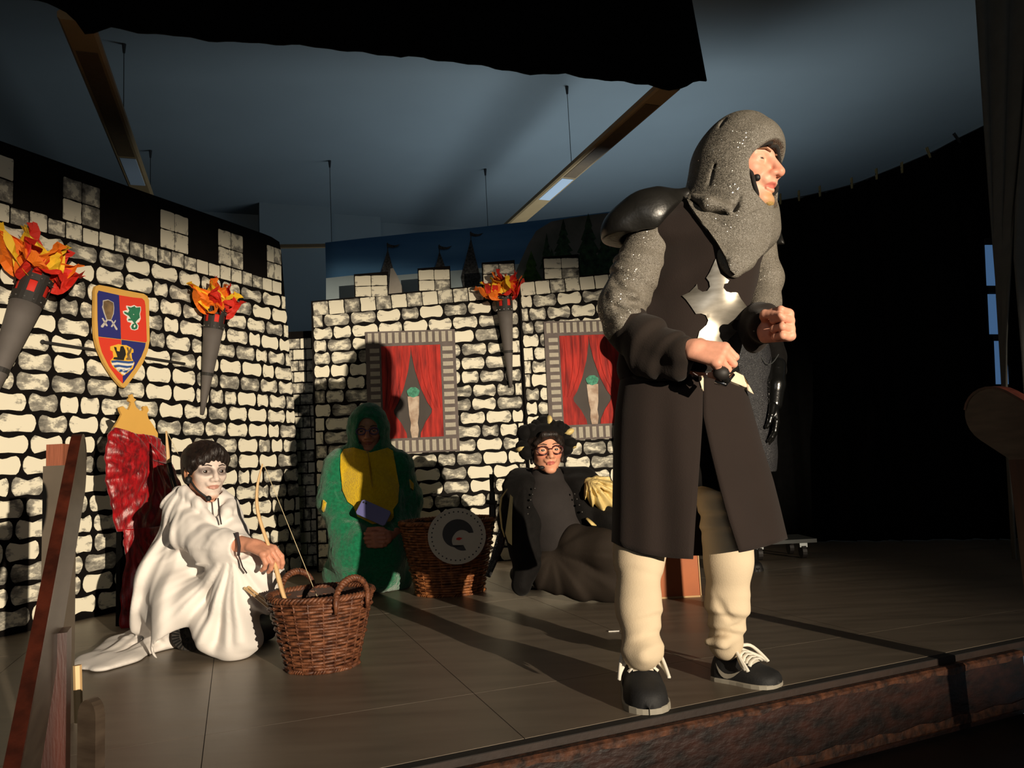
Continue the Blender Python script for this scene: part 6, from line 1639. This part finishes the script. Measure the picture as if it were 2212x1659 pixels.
# jacket: shoulders, two open fronts, long left sleeve side
Fj = Field(.0065)
Fj.rc(W(1125, 1045, 4.13), W(1262, 1040, 4.14), .085, .085, .05)
Fj.chain([W(1135, 1055, 4.06), W(1140, 1130, 4.02), W(1140, 1215, 3.97), W(1128, 1262, 3.95)], [.075, .075, .070, .055], .04); Fj.chain([W(1250, 1050, 4.08), W(1262, 1110, 4.04), W(1275, 1135, 4.02)], [.07, .06, .05], .04)
Fj.chain([W(1112, 1060, 4.10), W(1100, 1120, 4.04), W(1118, 1190, 3.98)], [.06, .06, .05], .04); Fj.chain([W(1290, 1060, 4.10), W(1315, 1120, 4.0), W(1330, 1150, 3.96)], [.06, .065, .05], .04)
Fj.chain([W(1175, 1040, 4.02), W(1170, 1120, 3.93), W(1168, 1200, 3.92)], [.03, .02, .02], .02, None, 'd'); Fj.rc(W(1200, 1035, 4.0), W(1225, 1110, 3.94), .05, .05, .02, None, 'd'); Fj.ell(W(1180, 1015, 4.08), (.08, .09, .09), None, .01, 'd')
Fj.wave(lambda p: .005 * wob(p, 18, 4) + fan(p, W(1130, 1030, 4.1), 16, .007, .3, 1)); build_field(Fj, 'jacket', M_jac, pg)
M_but = mat('dark_button', (60, 58, 56), .3, metal=.5)
jb = bvh_of(pg.children[-1])
for (x, y) in ((1155, 1055), (1150, 1068), (1146, 1080), (1143, 1096), (1140, 1110), (1139, 1127), (1139, 1142), (1138, 1158), (1136, 1174), (1241, 1067), (1246, 1078), (1251, 1091), (1257, 1106)):
    r = Vector(ray(x, y)).normalized(); h = jb.ray_cast(Vector(CAM), r, 10)
    p = V(*h[0]) if h[0] is not None else W(x, y, 3.95); MB().ball(p, .006, 8).build('button', M_but, pg, smooth=True)
# yellow slashes and puffs
MB().tube([W(1096, 1056, 3.96), W(1083, 1075, 3.95), W(1080, 1100, 3.94), W(1084, 1140, 3.92), W(1090, 1160, 3.9)], [.004, .008, .008, .006, .004], 8, flat=.6).build('yellow_slash', M_ysat, pg, smooth=True); _o = W(1100, 1120, 3.85); MB().prism([(float((W(x, y, 3.85) - _o)[0]), float((W(x, y, 3.85) - _o)[2])) for x, y in ((1102, 1068), (1108, 1074), (1106, 1120), (1106, 1178), (1098, 1172), (1091, 1152), (1097, 1110))], .014, _o, V(1, 0, 0), V(0, 0, 1), V(0, 1, 0), .004).build('yellow_slash', M_ysat, pg)
Fy = Field(.0055)
Fy.chain([W(1272, 1042, 4.02), W(1290, 1065, 3.98), W(1305, 1100, 3.97)], [.028, .060, .020], .03); Fy.chain([W(1290, 1035, 4.03), W(1315, 1055, 4.0), W(1325, 1085, 4.0)], [.020, .045, .030], .03)
for a, b in (((1268, 1048, 3.93), (1300, 1085, 3.91)), ((1280, 1035, 3.96), (1318, 1068, 3.94)), ((1282, 1075, 3.92), (1310, 1095, 3.92))): Fy.chain([W(*a), W((a[0] + b[0]) / 2, (a[1] + b[1]) / 2, a[2] - .01), W(*b)], [.004, .013, .004], .010, None, 'd')
Fy.wave(lambda p: fan(p, W(1268, 1030, 4), 22, .010, .12, 2, 0, .5) + .002 * wob(p, 50, 2)); build_field(Fy, 'yellow_puff', M_ysat, pg, 1)
MB().tube([W(1268, 1120, 3.95), W(1280, 1132, 3.93), W(1288, 1135, 3.94)], [.012, .016, .004], 8, flat=.5).build('yellow_slash', M_ysat, pg, smooth=True)
# trousers and shoe
Fl = Field(.0075)
Fl.chain([W(1205, 1175, 4.12), W(1250, 1180, 3.98), W(1305, 1190, 3.88)], [.12, .105, .09], .06); Fl.chain([W(1305, 1190, 3.90), W(1322, 1240, 3.92), W(1318, 1275, 3.95)], [.095, .085, .06], .05)
Fl.chain([W(1190, 1225, 4.02), W(1250, 1250, 3.95), W(1330, 1270, 3.92)], [.11, .09, .07], .05); Fl.rc(W(1180, 1250, 4.0), W(1300, 1272, 3.95), .06, .06, .05)
Fl.wave(lambda p: .005 * wob(p, 14, 5) + fan(p, W(1190, 1190, 4), 13, .007, .25, 3)); Fl.half(V(0, 0, .002), V(0, 0, -1)); build_field(Fl, 'trousers', M_brn, pg)
Fx = Field(.006); Fx.rc(Pz(1122, 1262) + V(0, .02, .055), Pz(1160, 1266) + V(0, 0, .05), .055, .045, .03); Fx.half(V(0, 0, .002), V(0, 0, -1)); build_field(Fx, 'shoe', M_boot, pg); MB().tube([Pz(1106, 1248) + V(0, 0, .05), Pz(1108, 1265) + V(0, 0, .012), Pz(1125, 1273) + V(0, 0, .006), Pz(1160, 1274) + V(0, 0, .006)], .006, 6).build('shoe_sole', M_bsole, pg, smooth=True)

# ================================================================== dark figure standing behind the knight
DS = 4.85 / 3.55
def D_(x, y, d=3.55): return P(x, y, d * DS)
dk = thing('person', 'dark figure in black glitter dress and leather gloves behind the knight', 'person', tuple(V(*D_(1590, 1300)[:2], 0)))
M_glov = mat('black_leather_glove', (18, 18, 17), .22, var=.2, bump=.1, bscale=80, spec=.8)
M_gdr = glitter('black_glitter_dress', (44, 44, 47), (225, 226, 226), 420, .91, .6)
Fh = Field(.005); DT, DR = head_prims(Fh, D_(1585, 560), V(.1, -1, 0), V(0, 0, 1), .235 * DS, neck=D_(1585, 650))
hv, hfc = Fh.mesh(); Fa = Field(.0028)
hand_prims(Fa, D_(1672, 868, 3.46), V(.02, -.05, -1), V(-.35, -.9, .0), 1.05 * DS, curl=(14, 18, 12), thumb=(.8, .35, .2), side=1, forearm=D_(1676, 800, 3.5)); av, afc = Fa.mesh(); av = relax(av, afc, 1)
adopt(dk, mesh_obj('glove', av, afc, M_glov, None, True))
Fg = Field(.014); Fg.rc(D_(1585, 660), D_(1590, 900), .12, .14, .05).rc(D_(1570, 930), V(*D_(1552, 1000)[:2], .08), .08, .04, .04).rc(D_(1600, 930), V(*D_(1594, 1000)[:2], .08), .08, .04, .04); gv, gf = Fg.mesh()
v, f = join([(hv, hfc), (gv, gf)]); adopt(dk, mesh_obj('body', v, f, M_skin, None, True, np.tile(np.array(lin((200, 140, 112))), (len(v), 1))))
Fd = Field(.008); Fd.chain([D_(1585, 670), D_(1590, 780), D_(1600, 900), D_(1605, 1005)], [.186, .205, .217, .205], .05, (V(0, 1, 0), .8)); Fd.rc(D_(1520, 670), D_(1650, 670), .1, .1, .05); Fd.wave(lambda p: .006 * wob(p, 16, 2)); Fd.half(D_(1600, 1022), V(0, 0, -1)); build_field(Fd, 'glitter_dress', M_gdr, dk)
Fd = Field(.007); Fd.ell(DT(0, -.10, .15), np.array((.40, .46, .40)) * .235 * DS, DR, .02); Fd.rc(DT(-.3, -.1, .1), DT(-.3, -.12, -.5), .04, .03, .03); Fd.rc(DT(.3, -.1, .1), DT(.3, -.12, -.5), .04, .03, .03); Fd.ell(DT(0, .30, -.20), np.array((.29, .27, .42)) * .235 * DS, DR, .008, 'd'); build_field(Fd, 'hair', M_hairb, dk)
eyes(dk, DT, DR, .235 * DS); brows(dk, DT, .235 * DS, MATS['brow_dark'], .09, .010, .37)
Fd = Field(.007); Fd.chain([D_(1650, 680), D_(1672, 770), D_(1678, 800, 3.52)], [.087, .072, .062], .03); build_field(Fd, 'dark_sleeve', M_jac, dk)
Fd = Field(.005); Fd.chain([D_(1676, 790, 3.52), D_(1675, 830, 3.48), D_(1672, 872, 3.46)], [.064, .059, .050], .02); build_field(Fd, 'glove_cuff', M_glov, dk)
MB().tube([D_(1640 + 42 * t, 765 + 22 * math.sin(math.pi * t), 3.44) for t in np.linspace(0, 1, 10)], .003, 5).build('chain', M_cas, dk)
Fd = Field(.008); Fd.rc(D_(1575, 1010), V(*D_(1552, 1000)[:2], .06), .10, .065, .03); Fd.rc(D_(1605, 1010), V(*D_(1594, 1000)[:2], .06), .10, .065, .03); Fd.half(V(0, 0, .002), V(0, 0, -1)); build_field(Fd, 'black_leggings', M_jac, dk)
for x in (1552, 1594):
    b = V(*D_(x, 1000)[:2], 0); foot_shoe(dk, b + V(0, .09, 0), b + V(.02, -.17, 0), .10, M_boot, M_boot)
